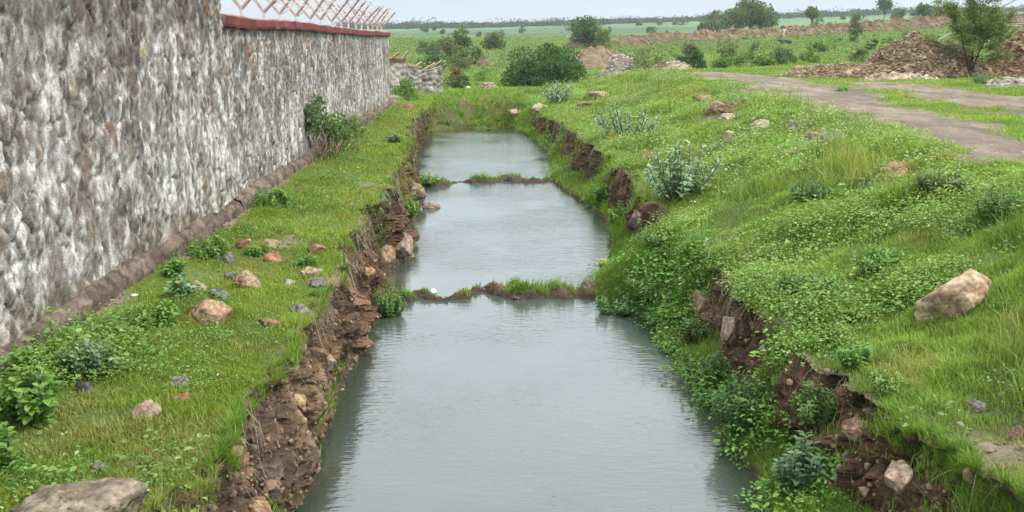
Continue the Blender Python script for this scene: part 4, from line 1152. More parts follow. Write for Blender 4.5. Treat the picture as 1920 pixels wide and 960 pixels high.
tree('tree', 'big round tree on the skyline with a second greyer tree against it', 'tree', 1405, 230, 0, 57, 92, ((.04, .085, .016), (.125, .185, .038)), 1, 9000, .5, 16, skirt=.12)
tree('tree', 'greyish tree leaning against the big round tree on the skyline', 'tree', 1343, 242, 24, 62, 52, G_OLV, 2, 2200, .5, 9, skirt=.12)
tree('tree', 'low bush like tree at the left foot of the skyline pair', 'tree', 1318, 225, 47, 64, 22, G_DK, 3, 700, .4, 5, skirt=.1)
tree('tree', 'small flat topped tree standing alone on the red earth bank', 'tree', 1519, 205, 18, 48, 32, G_MID, 4, 900, .42, 6, skirt=.3, gap=.1)
tree('tree', 'slim dark tree with a visible trunk on the skyline', 'tree', 1653, 255, 3, 38, 28, G_DK, 5, 800, .5, 6, skirt=.5, trunk=.2)
tree('tree', 'low round bush tree next to the slim dark skyline tree', 'tree', 1678, 262, 20, 36, 28, G_MID, 6, 600, .5, 5, skirt=.1)
tree('tree', 'dark tree half hidden by the young thorn tree', 'tree', 1726, 205, 10, 45, 36, G_DK, 7, 900, .42, 6, skirt=.2)
tree('tree', 'dense round tree behind the tan soil heap', 'tree', 1100, 150, 33, 78, 66, G_DK, 8, 3200, .32, 11, skirt=.1)
tree('bush', 'yellow green bush at the right foot of the dense round tree', 'bush', 1129, 138, 58, 80, 36, G_YEL, 9, 900, .25, 6, skirt=.05)
tree('tree', 'squat round tree alone on the far meadow', 'tree', 929, 150, 62, 91, 46, G_MID, 10, 1600, .28, 8, skirt=.05)
tree('tree', 'tallest tree of the leafy group beyond the broken wall', 'tree', 862, 112, 56, 115, 42, G_MID, 11, 1900, .22, 8, skirt=.15)
tree('tree', 'pale olive tree in front of the tallest one beyond the broken wall', 'tree', 838, 104, 70, 118, 54, G_OLV, 12, 2000, .2, 8, skirt=.1)
tree('bush', 'grey green bush at the left end of the leafy group', 'bush', 792, 128, 79, 100, 34, G_OLV, 13, 900, .22, 6, skirt=.05)
tree('bush', 'rounded bush between grey green bush and olive tree', 'bush', 814, 122, 78, 105, 30, G_BLU, 14, 900, .2, 6, skirt=.05)
tree('bush', 'spreading olive bush lowest of the leafy group', 'bush', 872, 84, 90, 128, 58, G_OLV, 15, 1800, .16, 8, skirt=.05)
tree('bush', 'dark bush at the right end of the leafy group', 'bush', 892, 96, 88, 118, 28, G_MID, 16, 900, .18, 6, skirt=.05)
tree('bush', 'dark low thicket hugging the ground beyond the broken wall', 'bush', 806, 78, 97, 114, 56, G_DK, 17, 1200, .16, 8, skirt=.02)
tree('bush', 'rust tinged shrub between broken wall and valley', 'bush', 849, 54, 122, 160, 36, ((.10, .075, .025), (.20, .15, .05)), 18, 900, .10, 6, skirt=.02, gap=.1)
tree('bush', 'green shrub below the rust tinged one at the trench end', 'bush', 868, 50, 138, 172, 44, G_MID, 19, 1200, .09, 7, skirt=.02)
tree('bush', 'pale weedy shrub on the valley floor left of the dark bush', 'bush', 903, 62, 122, 150, 40, G_LT, 20, 800, .10, 6, skirt=.02, gap=.15)
tree('bush', 'grassy shrub against the foot of the broken wall', 'bush', 757, 38, 145, 176, 44, G_LT, 21, 1500, .075, 7, skirt=.02)
tree('bush', 'large dark green bush beyond the end of the water', 'bush', 1029, 55, 84, 168, 158, ((.022, .066, .014), (.070, .155, .032)), 22, 17000, .125, 30, skirt=.02)
tree('bush', 'airy grey olive bush right of the grey soil heap', 'bush', 1214, 47, 92, 140, 78, ((.075, .10, .05), (.14, .17, .08)), 23, 1700, .075, 8, skirt=.02, gap=.25)
tree('bush', 'small very dark bush by the end of the track', 'bush', 1309, 48, 94, 138, 34, G_DK, 24, 1300, .09, 7, skirt=.02)
FB = 'bushes growing along the far side of the track'
for i, (px, d, t_, b_, w_, c_, lb) in enumerate(((1362, 51, 100, 133, 66, G_LT, 'light green bush right of the small very dark bush'), (1412, 52, 96, 132, 84, G_LT, 'broad light green bush in the middle of the row past the track'),
        (1460, 53, 90, 129, 72, G_BLU, 'tallest blue green bush of the row past the track'), (1520, 54, 97, 128, 84, G_LT, 'low bright bush at the right end of the row past the track'),
        (1365, 66, 77, 108, 34, G_OLV, 'grey olive bush behind the row past the track'), (1298, 62, 84, 108, 30, ((.06, .06, .055), (.12, .115, .095)), 'nearly bare purplish grey bush on the field'),
        (1612, 60, 90, 112, 34, G_BLU, 'rounded blue green bush behind the low rubble heap'), (1535, 82, 77, 94, 46, G_LT, 'low spreading bush in the middle of the field'),
        (1417, 92, 76, 92, 18, G_OLV, 'small pointed bush left of the lying animal'), (1603, 150, 28, 62, 26, G_OLV, 'airy thin tree in front of the red bank'),
        (1602, 110, 64, 78, 18, G_DK, 'tiny dark bush below the airy thin tree'), (1665, 105, 72, 88, 24, G_OLV, 'olive tuft at the right of the field'), (1640, 84, 76, 90, 26, G_BLU, 'low bluish bush near the tall rubble heap'),
        (1283, 100, 82, 92, 8, G_DK, 'single thin dark bush on the open field'), (1465, 120, 74, 82, 8, G_MID, 'tiny round bush just left of the walking goat'),
        (1350, 92, 74, 84, 10, G_MID, 'tiny bush just below the red bank'), (1276, 62, 104, 120, 26, G_OLV, 'faint olive bush left of the purplish one'), (1700, 120, 60, 74, 20, G_OLV, 'ragged bush just left of the thorn tree'))):
    tree('bush', lb, 'bush', px, d, t_, b_, w_, c_, 40 + i, 1900 if w_ > 25 else 350, .0014 * d + .02, 8, skirt=.02, gap=.1, group='bushes on the fields beyond the track')

# skyline wood, one mass
def treeline():
    rng = np.random.default_rng(900); VV, QQ, CC, nb = [], [], [], 0
    for i in range(1000):
        px = rng.uniform(640, 2250); dist = rng.uniform(560, 620)
        p = at_dist(px, dist)
        sc = rng.lognormal(0, .3) * (1.25 if px < 900 else 1.0)
        H, W = 3.6 * sc, 6.5 * sc * rng.uniform(.7, 1.5)
        cs = [p + np.array([rng.normal(0, W * .28), rng.normal(0, W * .28), H * rng.uniform(.12, .36)]) for _ in range(4)]
        v, q, c = crown(cs, [H * .5, H * .42, H * .46, H * .36], 95, .9, ((.030, .054, .024), (.052, .082, .034)), rng, .75, -.2)
        VV.append(v); QQ.append(q + nb); CC.append(c); nb += len(v)
    o = link('treeline', mesh_np('treeline', np.concatenate(VV), np.concatenate(QQ), None, np.concatenate(CC)), M_LEAF)
    tag(o, 'long dark wood along the skyline', 'wood', kind='stuff')
treeline()
rngh = np.random.default_rng(901)
# scrub dotted over the far slope, each a bush of its own
for i in range(34):
    px = rngh.uniform(740, 1720); d = rngh.uniform(230, 480)
    w_ = rngh.uniform(6, 26)
    zt_ = gz(*at_dist(px, d)[:2]) + w_ * .75 / FPX * d
    T_ = tree('bush', 'small dark bush far off on the slope below the skyline wood', 'bush', px, d, 78 - (zt_ - 3.2) * FPX / d, 0, w_, G_MID, 950 + i, 160, .0016 * d, 4, skirt=.02, group='far bushes on the slope below the skyline')
    for ch in T_.children: pass
# young thorn tree
def thorn_tree():
    rng = np.random.default_rng(33)
    p = pick(1816, 147)
    d = np.linalg.norm(p[:2]); k = d / FPX
    T_ = thing('thorn_tree', 'young feathery thorn tree with dark trunk in front of the rubble heaps', 'tree', p)
    g = Geo(); tips = []
    def grow(a, dirv, L, r, lvl):
        dirv = unit(dirv); n = 4
        pts = [np.array(a)]
        for i in range(n):
            dirv = unit(dirv + rng.normal(0, .13, 3) + np.array([0, 0, .04]))
            pts.append(pts[-1] + dirv * L / n)
        g.tube(pts, np.linspace(r, r * .55, n + 1), 6 if lvl < 2 else 4, (.055, .045, .036) if lvl < 2 else (.10, .085, .055))
        if lvl >= 2: tips.append((pts[2], pts[-1])); 
        if lvl < 3:
            for _ in range((5, 5, 5)[lvl]):
                q_ = pts[rng.integers(2, n + 1)]
                a_ = rng.uniform(0, 6.28); sp = (.75, .95, 1.0)[lvl]
                grow(q_, dirv + sp * np.array([np.cos(a_), np.sin(a_), rng.uniform(-.15, .55)]), L * rng.uniform(.5, .72), r * .5, lvl + 1)
    DK = (.05, .04, .032)
    for lx, ly, Ls, r0 in ((.05, .03, 2.9, .062), (-.16, .06, 2.4, .042), (.24, -.05, 2.1, .038)):
        tt = np.linspace(0, 1, 9)[:, None]
        st = np.array([0, 0, -.08]) + tt * np.array([lx, ly, 1]) * Ls + np.array([lx, ly, 0]) * 1.2 * tt ** 2 + np.cumsum(rng.normal(0, .018, (9, 3)), 0)
        g.tube(st, np.linspace(r0, .01, 9), 7, DK)
        for k in range(17):
            t = rng.uniform(.2, .97); b = np.array([np.interp(t, tt[:, 0], st[:, i]) for i in range(3)])
            a_ = rng.uniform(0, 6.28); L = 1.35 * (1 - .62 * t) * rng.uniform(.6, 1.1)
            grow(b, np.array([np.cos(a_), np.sin(a_), rng.uniform(.15, .8)]), L, .016 * (1.2 - .6 * t), 2)
    link('trunk', g.mesh('trunk'), M_BARK, T_)
    VV, QQ, CC, nb = [], [], [], 0
    for a, b in tips:
        n = 62
        t = rng.uniform(-.1, 1.25, n)
        pos = a[None] * (1 - t[:, None]) + b[None] * t[:, None] + rng.normal(0, .075, (n, 3))
        dd = unit(rand_dirs(n, rng) + np.array([0, 0, .3])); L = rng.uniform(.05, .10, n)
        v, q = leaves(pos, dd, unit(rand_dirs(n, rng) + np.array([0, 0, 1])), L, L * .34)
        c = lerp3((.075, .130, .028), (.19, .255, .07), np.clip(rng.normal(.5, .3, n), 0, 1))
        VV.append(v); QQ.append(q + nb); CC.append(np.repeat(c, 6, 0)); nb += len(v)
    link('crown', mesh_np('crown', np.concatenate(VV), np.concatenate(QQ), None, np.concatenate(CC)), M_LEAF, T_)
thorn_tree()

def stem_shrub(name, label, cat, p, H, W, nst, lps, leaf, cols, seed, ratio=.55, mat=None, stemcol=(.10, .12, .06), lean=.8, dry=0, group=None):
    """shrub of separate stems carrying opposite leaves"""
    rng = np.random.default_rng(seed)
    T_ = thing(name, label, cat, p, 0, group)
    g = Geo(); VV, QQ, CC, nb = [], [], [], 0
    for s in range(nst):
        a = rng.uniform(0, 6.28); f = np.sqrt(rng.uniform(0, 1)); Hs = H * rng.uniform(.55, 1.0) * (1 - .35 * f)
        b = np.array([.12 * W * np.cos(a) * f, .12 * W * np.sin(a) * f, -.04])
        tip = np.array([W * .5 * lean * f * np.cos(a), W * .5 * lean * f * np.sin(a), Hs])
        mid = (b + tip) / 2 + np.array([W * .08 * np.cos(a), W * .08 * np.sin(a), -.03 * H]) + rng.normal(0, .03 * W, 3)
        tt = np.linspace(0, 1, 6)[:, None]
        pts = b * (1 - tt) ** 2 + 2 * mid * tt * (1 - tt) + tip * tt ** 2
        g.tube(pts, np.linspace(.011, .004, 6) * (H / .8 + .3), 5, stemcol)
        n = lps
        t = np.linspace(.25, 1.0, n); t = np.repeat(t, 2)
        pos = np.stack([np.interp(t, tt[:, 0], pts[:, i]) for i in range(3)], 1)
        ax = unit(tip - b)
        ph = np.tile([0, np.pi], n) + np.repeat(np.arange(n) * 1.57, 2) + rng.normal(0, .3, 2 * n)
        e1 = unit(np.cross(ax, [.2, .3, .93])); e2 = np.cross(ax, e1)
        dd = unit(np.cos(ph)[:, None] * e1 + np.sin(ph)[:, None] * e2 + ax * rng.uniform(.3, .9, (2 * n, 1)))
        L = leaf * rng.uniform(.65, 1.2, 2 * n) * (1.1 - .35 * t)
        v, q = leaves(pos, dd, unit(np.array([0, 0, 1.0]) + .6 * ax + rng.normal(0, .25, (2 * n, 3))), L, L * ratio, .18, .2)
        c = lerp3(cols[0], cols[1], np.clip(rng.normal(.55, .3, 2 * n), 0, 1)) * 1.25
        VV.append(v); QQ.append(q + nb); CC.append(np.repeat(c, 6, 0)); nb += len(v)
    link('stems', g.mesh('stems'), M_BARK, T_)
    link('foliage', mesh_np('foliage', np.concatenate(VV), np.concatenate(QQ), None, np.concatenate(CC)), mat or M_LEAF, T_)
    if dry:
        gd = Geo()
        for s in range(dry):
            a = rng.uniform(0, 6.28); r0 = rng.uniform(.05, .6) * W
            b = np.array([r0 * np.cos(a) * .6, r0 * np.sin(a), 0]); L = rng.uniform(.25, .6) * H
            tip = b + np.array([rng.normal(0, .25) * L + .1, rng.normal(0, .5) * L, L * rng.uniform(.4, .9)])
            gd.tube([b, (b + tip) / 2 + rng.normal(0, .04, 3), tip], [.007, .006, .004], 3, tuple(np.array([.30, .24, .17]) * rng.uniform(.6, 1.2)))
        link('dry_twigs', gd.mesh('dry_twigs'), M_DRY, T_)
    return T_
CAL = ((.085, .155, .075), (.195, .28, .17)); CALD = ((.085, .165, .09), (.20, .30, .175)); BRD = ((.065, .155, .028), (.155, .275, .055))
def px_shrub(name, label, cat, px, py, wpx, hp, *a, **k):
    p = pick(px, py); s = np.linalg.norm(p - CAM) / FPX
    return stem_shrub(name, label, cat, p, hp * s, wpx * s, *a, **k)
px_shrub('milkweed_shrub', 'pale grey green shrub with large oval leaves on the right bank', 'shrub', 1268, 372, 150, 118, 28, 9, .125, CAL, 1001, .5, M_WAXY, lean=1.25)
px_shrub('milkweed_shrub', 'darker grey green large leaved shrub farther up the right bank', 'shrub', 1177, 262, 125, 84, 34, 9, .125, CALD, 1002, .52, M_WAXY, lean=1.2)
px_shrub('milkweed_shrub', 'whitish shrub on the bank crest in front of the large dark bush', 'shrub', 1045, 192, 84, 44, 22, 7, .18, CAL, 1003, .48, M_WAXY)
px_shrub('milkweed_shrub', 'small bluish large leaved shrub between wall and rocks', 'shrub', 338, 560, 62, 48, 10, 6, .085, CALD, 1004, .6, M_WAXY)
def wall_shrub(label, px, py, wpx, hp, n, leaf, cols, seed, dry):
    rng = np.random.default_rng(seed)
    p = pick(px, py); k = np.linalg.norm(p - CAM) / FPX; W, H = wpx * k, hp * k
    T_ = thing('wall_shrub', label, 'shrub', p)
    cs = [(rng.normal(0, W * .26), rng.normal(0, W * .35), H * rng.uniform(.35, .82)) for _ in range(9)]
    rs = list(rng.uniform(.14, .24, 9) * min(W, H) * 1.15)
    v, q, c = crown(cs, rs, n, leaf, cols, rng, .9, .12)
    link('foliage', mesh_np('foliage', v, q, None, c), M_LEAF, T_)
    g = Geo()
    for cc in cs:
        cc = np.array(cc); b = np.array([rng.normal(0, .05), rng.normal(0, .05), -.05])
        g.tube([b, b * .5 + cc * .5 + rng.normal(0, .05, 3), cc, cc * 1.12 + rng.normal(0, .06, 3)], [.016, .011, .007, .004], 5, (.13, .11, .08))
    link('stems', g.mesh('stems'), M_BARK, T_)
    gd = Geo()
    for _ in range(dry):
        b = np.array([rng.uniform(-.3, .6) * W, rng.uniform(-.7, .5) * W, 0]); L = rng.uniform(.2, .5) * H
        tip = b + np.array([rng.normal(.1, .3) * L, rng.normal(0, .5) * L, L * rng.uniform(.4, 1)])
        gd.tube([b, (b + tip) / 2 + rng.normal(0, .03, 3), tip], [.006, .005, .003], 3, tuple(np.array([.27, .22, .155]) * rng.uniform(.6, 1.2)))
    link('dry_twigs', gd.mesh('dry_twigs'), M_DRY, T_)
wall_shrub('dense small leaved shrub growing against the wall with dry twigs', 588, 296, 76, 112, 2600, .075, ((.055, .105, .036), (.20, .27, .14)), 1005, 110)
wall_shrub('lower shrub on the water side of the dense wall shrub', 632, 284, 74, 70, 1300, .07, ((.07, .135, .03), (.17, .26, .075)), 1006, 50)
for i, (px, py, w_, h_, n_, l_, lf, lb) in enumerate(((60, 790, 150, 110, 26, 9, .075, 'broad leaved weed clump filling the corner by the wall'), (165, 700, 120, 70, 26, 9, .055, 'greyish fine weed clump under the muddy footing'),
        (10, 880, 70, 90, 12, 7, .07, 'broad leaved weed cut off by the picture edge'), (290, 615, 110, 55, 26, 8, .06, 'weed clump left of the wide orange rock'), (390, 480, 90, 40, 26, 8, .06, 'light weed clump among the stones by the footing'),
        (330, 515, 60, 30, 16, 7, .06, 'small weed clump between footing and bluish shrub'), (515, 385, 80, 34, 26, 8, .075, 'dark weed clump hugging the footing halfway along the wall'), (570, 500, 60, 26, 20, 7, .05, 'fern like weed among the scattered pile on the turf'),
        (480, 480, 60, 28, 16, 7, .05, 'bright weed behind the rounded pitted rock'), (740, 268, 46, 20, 16, 6, .09, 'pale leaved weed on the lip above the far pool'), (50, 705, 60, 52, 12, 6, .075, 'broad leaved weed climbing the wall footing'))):
    px_shrub('weed', lb, 'weed', px, py, w_, h_, n_, l_, lf, ((.075, .13, .065), (.16, .22, .12)) if i in (1, 9) else BRD, 1100 + i, .68, None)
for i, (px, py, w_, h_, n_, l_, lf, c_, lb) in enumerate(((1390, 800, 150, 110, 70, 12, .045, ((.035, .10, .022), (.085, .185, .045)), 'wide dark green marsh clump at the near right waterline'),
        (1350, 720, 90, 70, 36, 10, .045, ((.035, .10, .022), (.085, .185, .045)), 'marsh clump just behind the widest one'), (1500, 930, 110, 120, 34, 9, .075, ((.055, .12, .06), (.13, .21, .11)), 'bluish broad leaved marsh plant nearest the camera'),
        (1520, 850, 110, 80, 40, 10, .045, ((.045, .12, .02), (.11, .21, .045)), 'bright marsh clump behind the bluish one'), (1300, 640, 70, 52, 30, 9, .05, ((.05, .115, .03), (.11, .20, .06)), 'leafy marsh clump below the pale brown block'),
        (1160, 585, 120, 40, 50, 8, .055, ((.04, .105, .025), (.10, .19, .05)), 'low spreading weed mat at the right end of the near dam'), (1215, 560, 80, 40, 30, 8, .055, BRD, 'weed clump above the mat at the near dam'),
        (1160, 425, 46, 54, 24, 9, .08, BRD, 'weed clump climbing the right cut at the middle pool'), (1130, 380, 44, 40, 24, 8, .08, BRD, 'weed clump on the bank below the darker shrub'),
        (730, 590, 80, 60, 40, 9, .05, ((.055, .14, .022), (.12, .23, .045)), 'bright grassy clump at the left end of the near dam'), (765, 410, 50, 40, 30, 8, .07, BRD, 'weed clump beside the mossy ledge rock'),
        (800, 345, 60, 22, 24, 7, .08, BRD, 'low weed clump at the left end of the far dam'), (1600, 690, 80, 60, 22, 9, .05, BRD, 'weed tuft hanging over the near right cut'), (1520, 560, 150, 60, 60, 9, .05, ((.06, .15, .03), (.13, .23, .055)), 'bright leafy weed bed on the lip of the right bank'),
        (1660, 740, 80, 50, 20, 8, .045, ((.09, .17, .03), (.18, .26, .06)), 'yellow green weed on the lip below the boulder'), (1640, 500, 120, 40, 50, 8, .045, BRD, 'leafy weed bed left of the boulder'),
        (1870, 420, 110, 70, 60, 9, .05, ((.045, .11, .025), (.10, .19, .045)), 'dark green weed bed above the boulder by the picture edge'), (1520, 380, 110, 50, 50, 8, .055, ((.045, .11, .025), (.10, .19, .045)), 'dark weed bed in the middle of the right bank'),
        (1760, 360, 120, 44, 50, 8, .055, G_OLV, 'dull olive weed bed beside the orange clod'), (1240, 460, 90, 44, 36, 8, .06, ((.08, .16, .035), (.16, .25, .06)), 'light weed bed on the slope above the middle pool'))):
    px_shrub('weed', lb, 'weed', px, py, w_, h_, n_, l_, lf, c_, 1200 + i, .6, None)
px_shrub('weed', 'leafy weed beside the foot of the young thorn tree', 'weed', 1850, 160, 80, 30, 30, 7, .09, G_BLU, 1300)
px_shrub('weed', 'small weed at the start of the grass strip between the tracks', 'weed', 1578, 172, 26, 12, 12, 5, .09, G_LT, 1301)
px_shrub('weed', 'reddish weed growing on the orange clod of earth', 'weed', 1700, 325, 60, 26, 24, 7, .04, ((.16, .10, .035), (.24, .19, .06)), 1302)
# garden tree peeping over the wall beside the tall section
rngt = np.random.default_rng(44)
gt = thing('garden_tree', 'leafy twigs of a tree peeping over the red coping', 'tree', (WX - 1.2, 13.9, 1.1))
v, q, c = crown([(.5, -.3, 2.5), (.1, .2, 2.2), (-.4, 0, 2.4), (.7, -.5, 2.35)], [.28, .5, .5, .25], 900, .09, ((.05, .08, .02), (.17, .20, .06)), rngt, .8, .1)
link('crown', mesh_np('crown', v, q, None, c), M_LEAF, gt)
g = Geo(); g.tube([(0, 0, -.1), (.05, 0, 1.2), (.1, .1, 2.2)], [.06, .045, .02], 6, (.1, .08, .06)); g.tube([(.06, 0, 1.4), (.3, -.2, 2.0), (.55, -.35, 2.5)], [.03, .02, .01], 5, (.1, .08, .06))
link('trunk', g.mesh('trunk'), M_BARK, gt)

# ------------------------------------------------------------------ pylon at the upper edge of the picture
def pylon():
    p = at_dist(2010, 62)
    T_ = thing('power_pylon', 'pale steel lattice pylon rising out of the picture at the upper edge', 'pylon', p)
    bw, Ht, tw_ = 15.0, 17.0, .8
    col = (.42, .41, .39)
    def corner(i, z):
        f = max(1 - z / 5.4, 0)
        h = tw_ / 2 + (bw / 2 - tw_ / 2) * f
        return np.array([(-h, h, h, -h)[i], (-h, -h, h, h)[i], z])
    for i in range(4):
        g = Geo(); g.tube([corner(i, z) for z in (-.2, 1.8, 3.6, 5.4, 9, 13, Ht)], .065, 4, col); link('leg', g.mesh('leg', False), M_METAL, T_)
    zs = [0.2, 2.2, 3.9, 5.4, 7.4, 9, 10.5, 12, 13.5, 15, 16.5]
    for i in range(4):
        g = Geo(); j = (i + 1) % 4
        for a, b in zip(zs[:-1], zs[1:]):
            g.tube([corner(i, a), corner(j, b)], .032, 4, col); g.tube([corner(j, a), corner(i, b)], .032, 4, col); g.tube([corner(i, b), corner(j, b)], .032, 4, col)
        link('bracing', g.mesh('bracing', False), M_METAL, T_)
    for z in (12.5, 15.5):
        g = Geo()
        for s in (-1, 1):
            for yv in (-.4, .4): g.tube([(0, yv, z), (s * 3, 0, z + .2)], .04, 4, col); g.tube([(0, yv, z + .9), (s * 3, 0, z + .2)], .03, 4, col)
        link('cross_arm', g.mesh('cross_arm', False), M_METAL, T_)
pylon()

# ------------------------------------------------------------------ people and animals, far off
def skin_obj(name, joints, edges, mat, col, parent, sub=2):
    me = bpy.data.meshes.new(name)
    me.from_pydata([j[:3] for j in joints], edges, [])
    o = bpy.data.objects.new(name, me); COL.objects.link(o)
    sk = o.modifiers.new('skin', 'SKIN'); sk.use_smooth_shade = True
    for v, j in zip(me.skin_vertices[0].data, joints): v.radius = (j[3], j[4] if len(j) > 4 else j[3])
    me.skin_vertices[0].data[0].use_root = True
    ss = o.modifiers.new('sub', 'SUBSURF'); ss.levels = sub; ss.render_levels = sub
    dg = bpy.context.evaluated_depsgraph_get()
    m2 = bpy.data.meshes.new_from_object(o.evaluated_get(dg))
    bpy.data.objects.remove(o); 
    c = np.ones((len(m2.vertices), 4), np.float32); c[:, :3] = col
    at = m2.attributes.new('Col', 'FLOAT_COLOR', 'POINT'); at.data.foreach_set('color', c.ravel())
    m2.name = name
    return link(name, m2, mat, parent)
def person(px, dist, rz, label, top, bottom, bend=0.0):
    p = at_dist(px, dist)
    T_ = thing('person', label, 'person', p, rz)
    SK = (.14, .08, .055)
    J = [(0, 0, .95, .13, .10), (0, 0, 1.15, .13, .10), (0, .02, 1.38, .15, .10), (0, .02, 1.5, .06), (0, .05, 1.60, .085, .095), (0, .05, 1.70, .075, .085),
         (.17, .02, 1.40, .055), (.23, .02, 1.13, .045), (.24, .12, .88, .038), (.24, .15, .80, .035), (-.17, .02, 1.40, .055), (-.23, -.02, 1.13, .045), (-.22, .05, .88, .038), (-.22, .08, .80, .035),
         (.09, 0, .88, .09), (.10, .08, .48, .06), (.10, .0, .08, .045), (.10, .12, .03, .04), (-.09, 0, .88, .09), (-.10, -.03, .48, .06), (-.10, -.16, .09, .045), (-.10, -.04, .03, .04)]
    E = [(0, 1), (1, 2), (2, 3), (3, 4), (4, 5), (2, 6), (6, 7), (7, 8), (8, 9), (2, 10), (10, 11), (11, 12), (12, 13), (0, 14), (14, 15), (15, 16), (16, 17), (0, 18), (18, 19), (19, 20), (20, 21)]
    skin_obj('body', J, E, M_HIDE, SK, T_)
    skin_obj('shirt', [(0, 0, .85, .17, .14), (0, 0, 1.15, .155, .125), (0, .02, 1.38, .17, .12), (0, .02, 1.46, .085), (.18, .02, 1.40, .075), (.235, .02, 1.15, .065), (-.18, .02, 1.40, .075), (-.235, -.02, 1.15, .065)], [(0, 1), (1, 2), (2, 3), (2, 4), (4, 5), (2, 6), (6, 7)], M_CLOTH, top, T_)
    skin_obj('trousers', [(0, 0, .92, .15, .125), (.10, .02, .82, .11), (.105, .08, .48, .085), (.105, .01, .12, .07), (-.10, 0, .82, .11), (-.105, -.03, .48, .085), (-.105, -.14, .14, .07)], [(0, 1), (1, 2), (2, 3), (0, 4), (4, 5), (5, 6)], M_CLOTH, bottom, T_)
    skin_obj('hair', [(0, .03, 1.66, .085), (0, .02, 1.72, .08), (0, -.01, 1.64, .075)], [(0, 1), (0, 2)], M_HIDE, (.02, .018, .016), T_, 1)
person(1470, 165, 2.6, 'person in white clothes walking below the red earth bank', (.72, .70, .68), (.66, .64, .62))
person(1540, 172, 1.2, 'person in pale shirt and dark trousers below the red earth bank', (.50, .42, .36), (.03, .03, .035))
def beast(px, dist, rz, L, label, name, col, lying=False, head=0.0):
    p = at_dist(px, dist); T_ = thing(name, label, name, p, rz)
    s = L; z0 = .22 * s if lying else .52 * s
    J = [(0, 0, z0, .19 * s, .2 * s), (.28 * s, 0, z0 + .01 * s, .18 * s), (.48 * s, 0, z0 + .09 * s + head, .11 * s), (.62 * s, 0, z0 + .17 * s + head * 1.6, .085 * s), (.78 * s, 0, z0 + .10 * s + head * 2, .055 * s),
         (-.30 * s, 0, z0 + .02 * s, .17 * s), (-.42 * s, 0, z0 + .05 * s, .08 * s), (-.47 * s, 0, z0 - .15 * s, .015 * s), (-.47 * s, 0, z0 - .30 * s if not lying else z0 - .18 * s, .018 * s),
         (.60 * s, .11 * s, z0 + .22 * s + head * 1.5, .02 * s), (.60 * s, -.11 * s, z0 + .22 * s + head * 1.5, .02 * s)]
    E = [(0, 1), (1, 2), (2, 3), (3, 4), (0, 5), (5, 6), (6, 7), (7, 8), (3, 9), (3, 10)]
    for sx in (-1, 1):
        for xo in (.28, -.30):
            b = len(J)
            root = 1 if xo > 0 else 5
            if lying:
                J += [(xo * s + .05 * s, sx * .15 * s, .10 * s, .055 * s), (xo * s + .22 * s, sx * .18 * s, .05 * s, .035 * s)]
                E += [(root, b), (b, b + 1)]
            elif xo > 0:
                J += [(xo * s, sx * .10 * s, .36 * s, .06 * s), (xo * s + .01 * s, sx * .10 * s, .18 * s, .035 * s), (xo * s, sx * .10 * s, .03 * s, .03 * s)]
                E += [(root, b), (b, b + 1), (b + 1, b + 2)]
            else:
                J += [(xo * s + .03 * s, sx * .10 * s, .36 * s, .075 * s), (xo * s - .07 * s, sx * .10 * s, .19 * s, .035 * s), (xo * s - .03 * s, sx * .10 * s, .03 * s, .03 * s)]
                E += [(root, b), (b, b + 1), (b + 1, b + 2)]
    skin_obj('body', J, E, M_HIDE, col, T_)
    if name == 'buffalo' or name == 'goat':
        for sx in (-1, 1):
            g = Geo(); b = np.array([.63 * s, sx * .05 * s, z0 + .25 * s + head * 1.6])
            g.tube([b, b + np.array([-.06, sx * .1, .05]) * s, b + np.array([-.16, sx * .12, .07]) * s], [.022 * s, .017 * s, .006 * s], 5, (.09, .085, .08)); link('horn', g.mesh('horn'), M_HIDE, T_)
beast(1474, 112, 3.3, 1.35, 'black buffalo lying on the meadow in the middle of the field', 'buffalo', (.014, .013, .013), True)
beast(1574, 118, .4, .62, 'small black goat grazing right of the lying buffalo', 'goat', (.012, .011, .011), False, -.12)
beast(1494, 140, 1.3, .75, 'black goat standing behind the lying buffalo', 'goat', (.012, .011, .011))
beast(1521, 160, 2.9, .6, 'tiny dark goat nearest the two people', 'goat', (.02, .016, .014), False, -.1)
# white egrets / litter over the far bush are left as small white birds
def egret(px, dist, py, label, rz):
    p = at_dist(px, dist); T_ = thing('egret', label, 'bird', p, rz)
    s = .55
    J = [(0, 0, .45 * s, .13 * s, .11 * s), (.2 * s, 0, .50 * s, .10 * s), (.32 * s, 0, .70 * s, .035 * s), (.28 * s, 0, .92 * s, .03 * s), (.36 * s, 0, 1.0 * s, .045 * s), (.55 * s, 0, .97 * s, .012 * s), (-.25 * s, 0, .40 * s, .07 * s), (-.42 * s, 0, .34 * s, .03 * s),
         (.02 * s, .05 * s, .25 * s, .016 * s), (.02 * s, .05 * s, .0, .014 * s), (.02 * s, -.05 * s, .25 * s, .016 * s), (.02 * s, -.05 * s, .0, .014 * s)]
    E = [(0, 1), (1, 2), (2, 3), (3, 4), (4, 5), (0, 6), (6, 7), (0, 8), (8, 9), (0, 10), (10, 11)]
    skin_obj('body', J, E, M_CLOTH, (.8, .8, .78), T_)
egret(1038, 108, 0, 'white egret standing on the meadow above the large dark bush', 2.0)
egret(1053, 92, 0, 'white egret nearest the tan soil heap', .6)

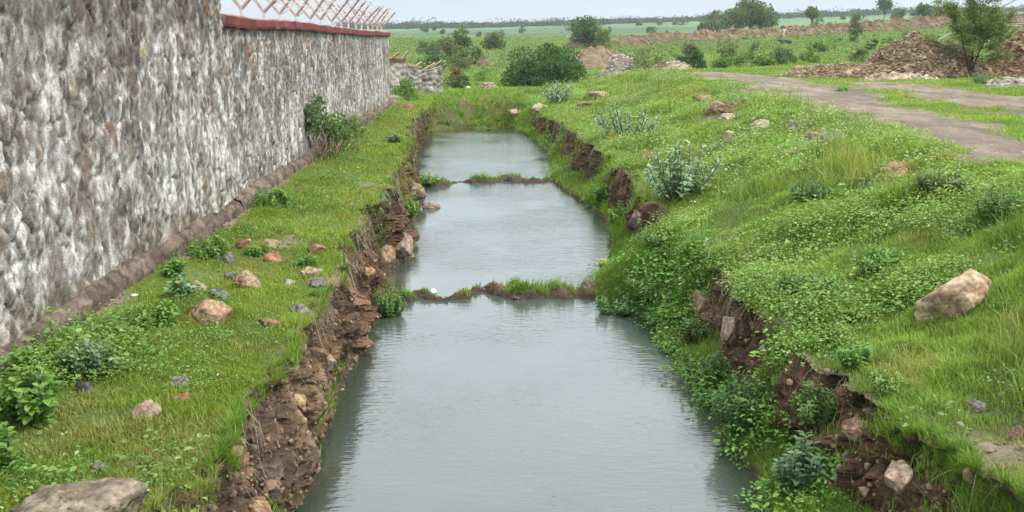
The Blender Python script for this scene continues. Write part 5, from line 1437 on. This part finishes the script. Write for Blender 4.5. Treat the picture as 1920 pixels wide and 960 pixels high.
# ------------------------------------------------------------------ litter
def crumple(name, label, cat, px, py, size, col, seed, dims=(1, .8, .5), lift=0.0):
    p = pick(px, py); rng = np.random.default_rng(seed); V, T = ico(3)
    P = V * (1 + .35 * fbm(V[:, 0], V[:, 1], V[:, 2], scale=2.3, octaves=4, seed=seed))[:, None] * np.array(dims) * size * .5
    o = link(name, mesh_np(name, P, None, T, np.tile(col, (len(P), 1)), False), M_PLASTIC, None, (p[0], p[1], p[2] + size * dims[2] * .3 + lift))
    o.rotation_euler = (0, 0, rng.uniform(0, 6))
    return tag(o, label, cat)
crumple('plastic_packet', 'yellow and cream crumpled packet at the waterline by the near dam', 'litter', 1132, 497, .15, (.62, .48, .16), 1, (1, .7, .8))
crumple('plastic_scrap', 'white plastic scrap at the left end of the near dam', 'litter', 812, 549, .16, (.62, .66, .68), 2, (1.3, .5, .3))
crumple('plastic_scrap', 'white crumpled paper beside the muddy footing of the wall', 'litter', 252, 556, .055, (.66, .66, .64), 3, (1.2, .7, .5))
crumple('plastic_scrap', 'tiny white scrap floating by the far dam', 'litter', 818, 337, .14, (.66, .68, .68), 4, (1.2, .6, .3))
crumple('plastic_sheet', 'pale crumpled sheet lying beyond the trench beside the rust tinged shrub', 'litter', 878, 170, .38, (.5, .5, .5), 5, (1, .6, .7))

# ------------------------------------------------------------------ haze: thin humid air over the whole scene
def haze():
    m = bpy.data.materials.new('haze'); m.use_nodes = True
    nt = m.node_tree; nt.nodes.clear()
    out = nt.nodes.new('ShaderNodeOutputMaterial'); pv = nt.nodes.new('ShaderNodeVolumePrincipled')
    pv.inputs['Color'].default_value = (.86, .92, 1.0, 1); pv.inputs['Density'].default_value = 0.00028; pv.inputs['Anisotropy'].default_value = .2
    nt.links.new(pv.outputs[0], out.inputs['Volume'])
    g = Geo(); g.box((-2100, -60, -1.8), (2300, 1400, 45), (1, 1, 1))
    o = link('haze', g.mesh('haze', False), m)
    tag(o, 'thin pale haze over the fields', 'haze', kind='stuff')
haze()
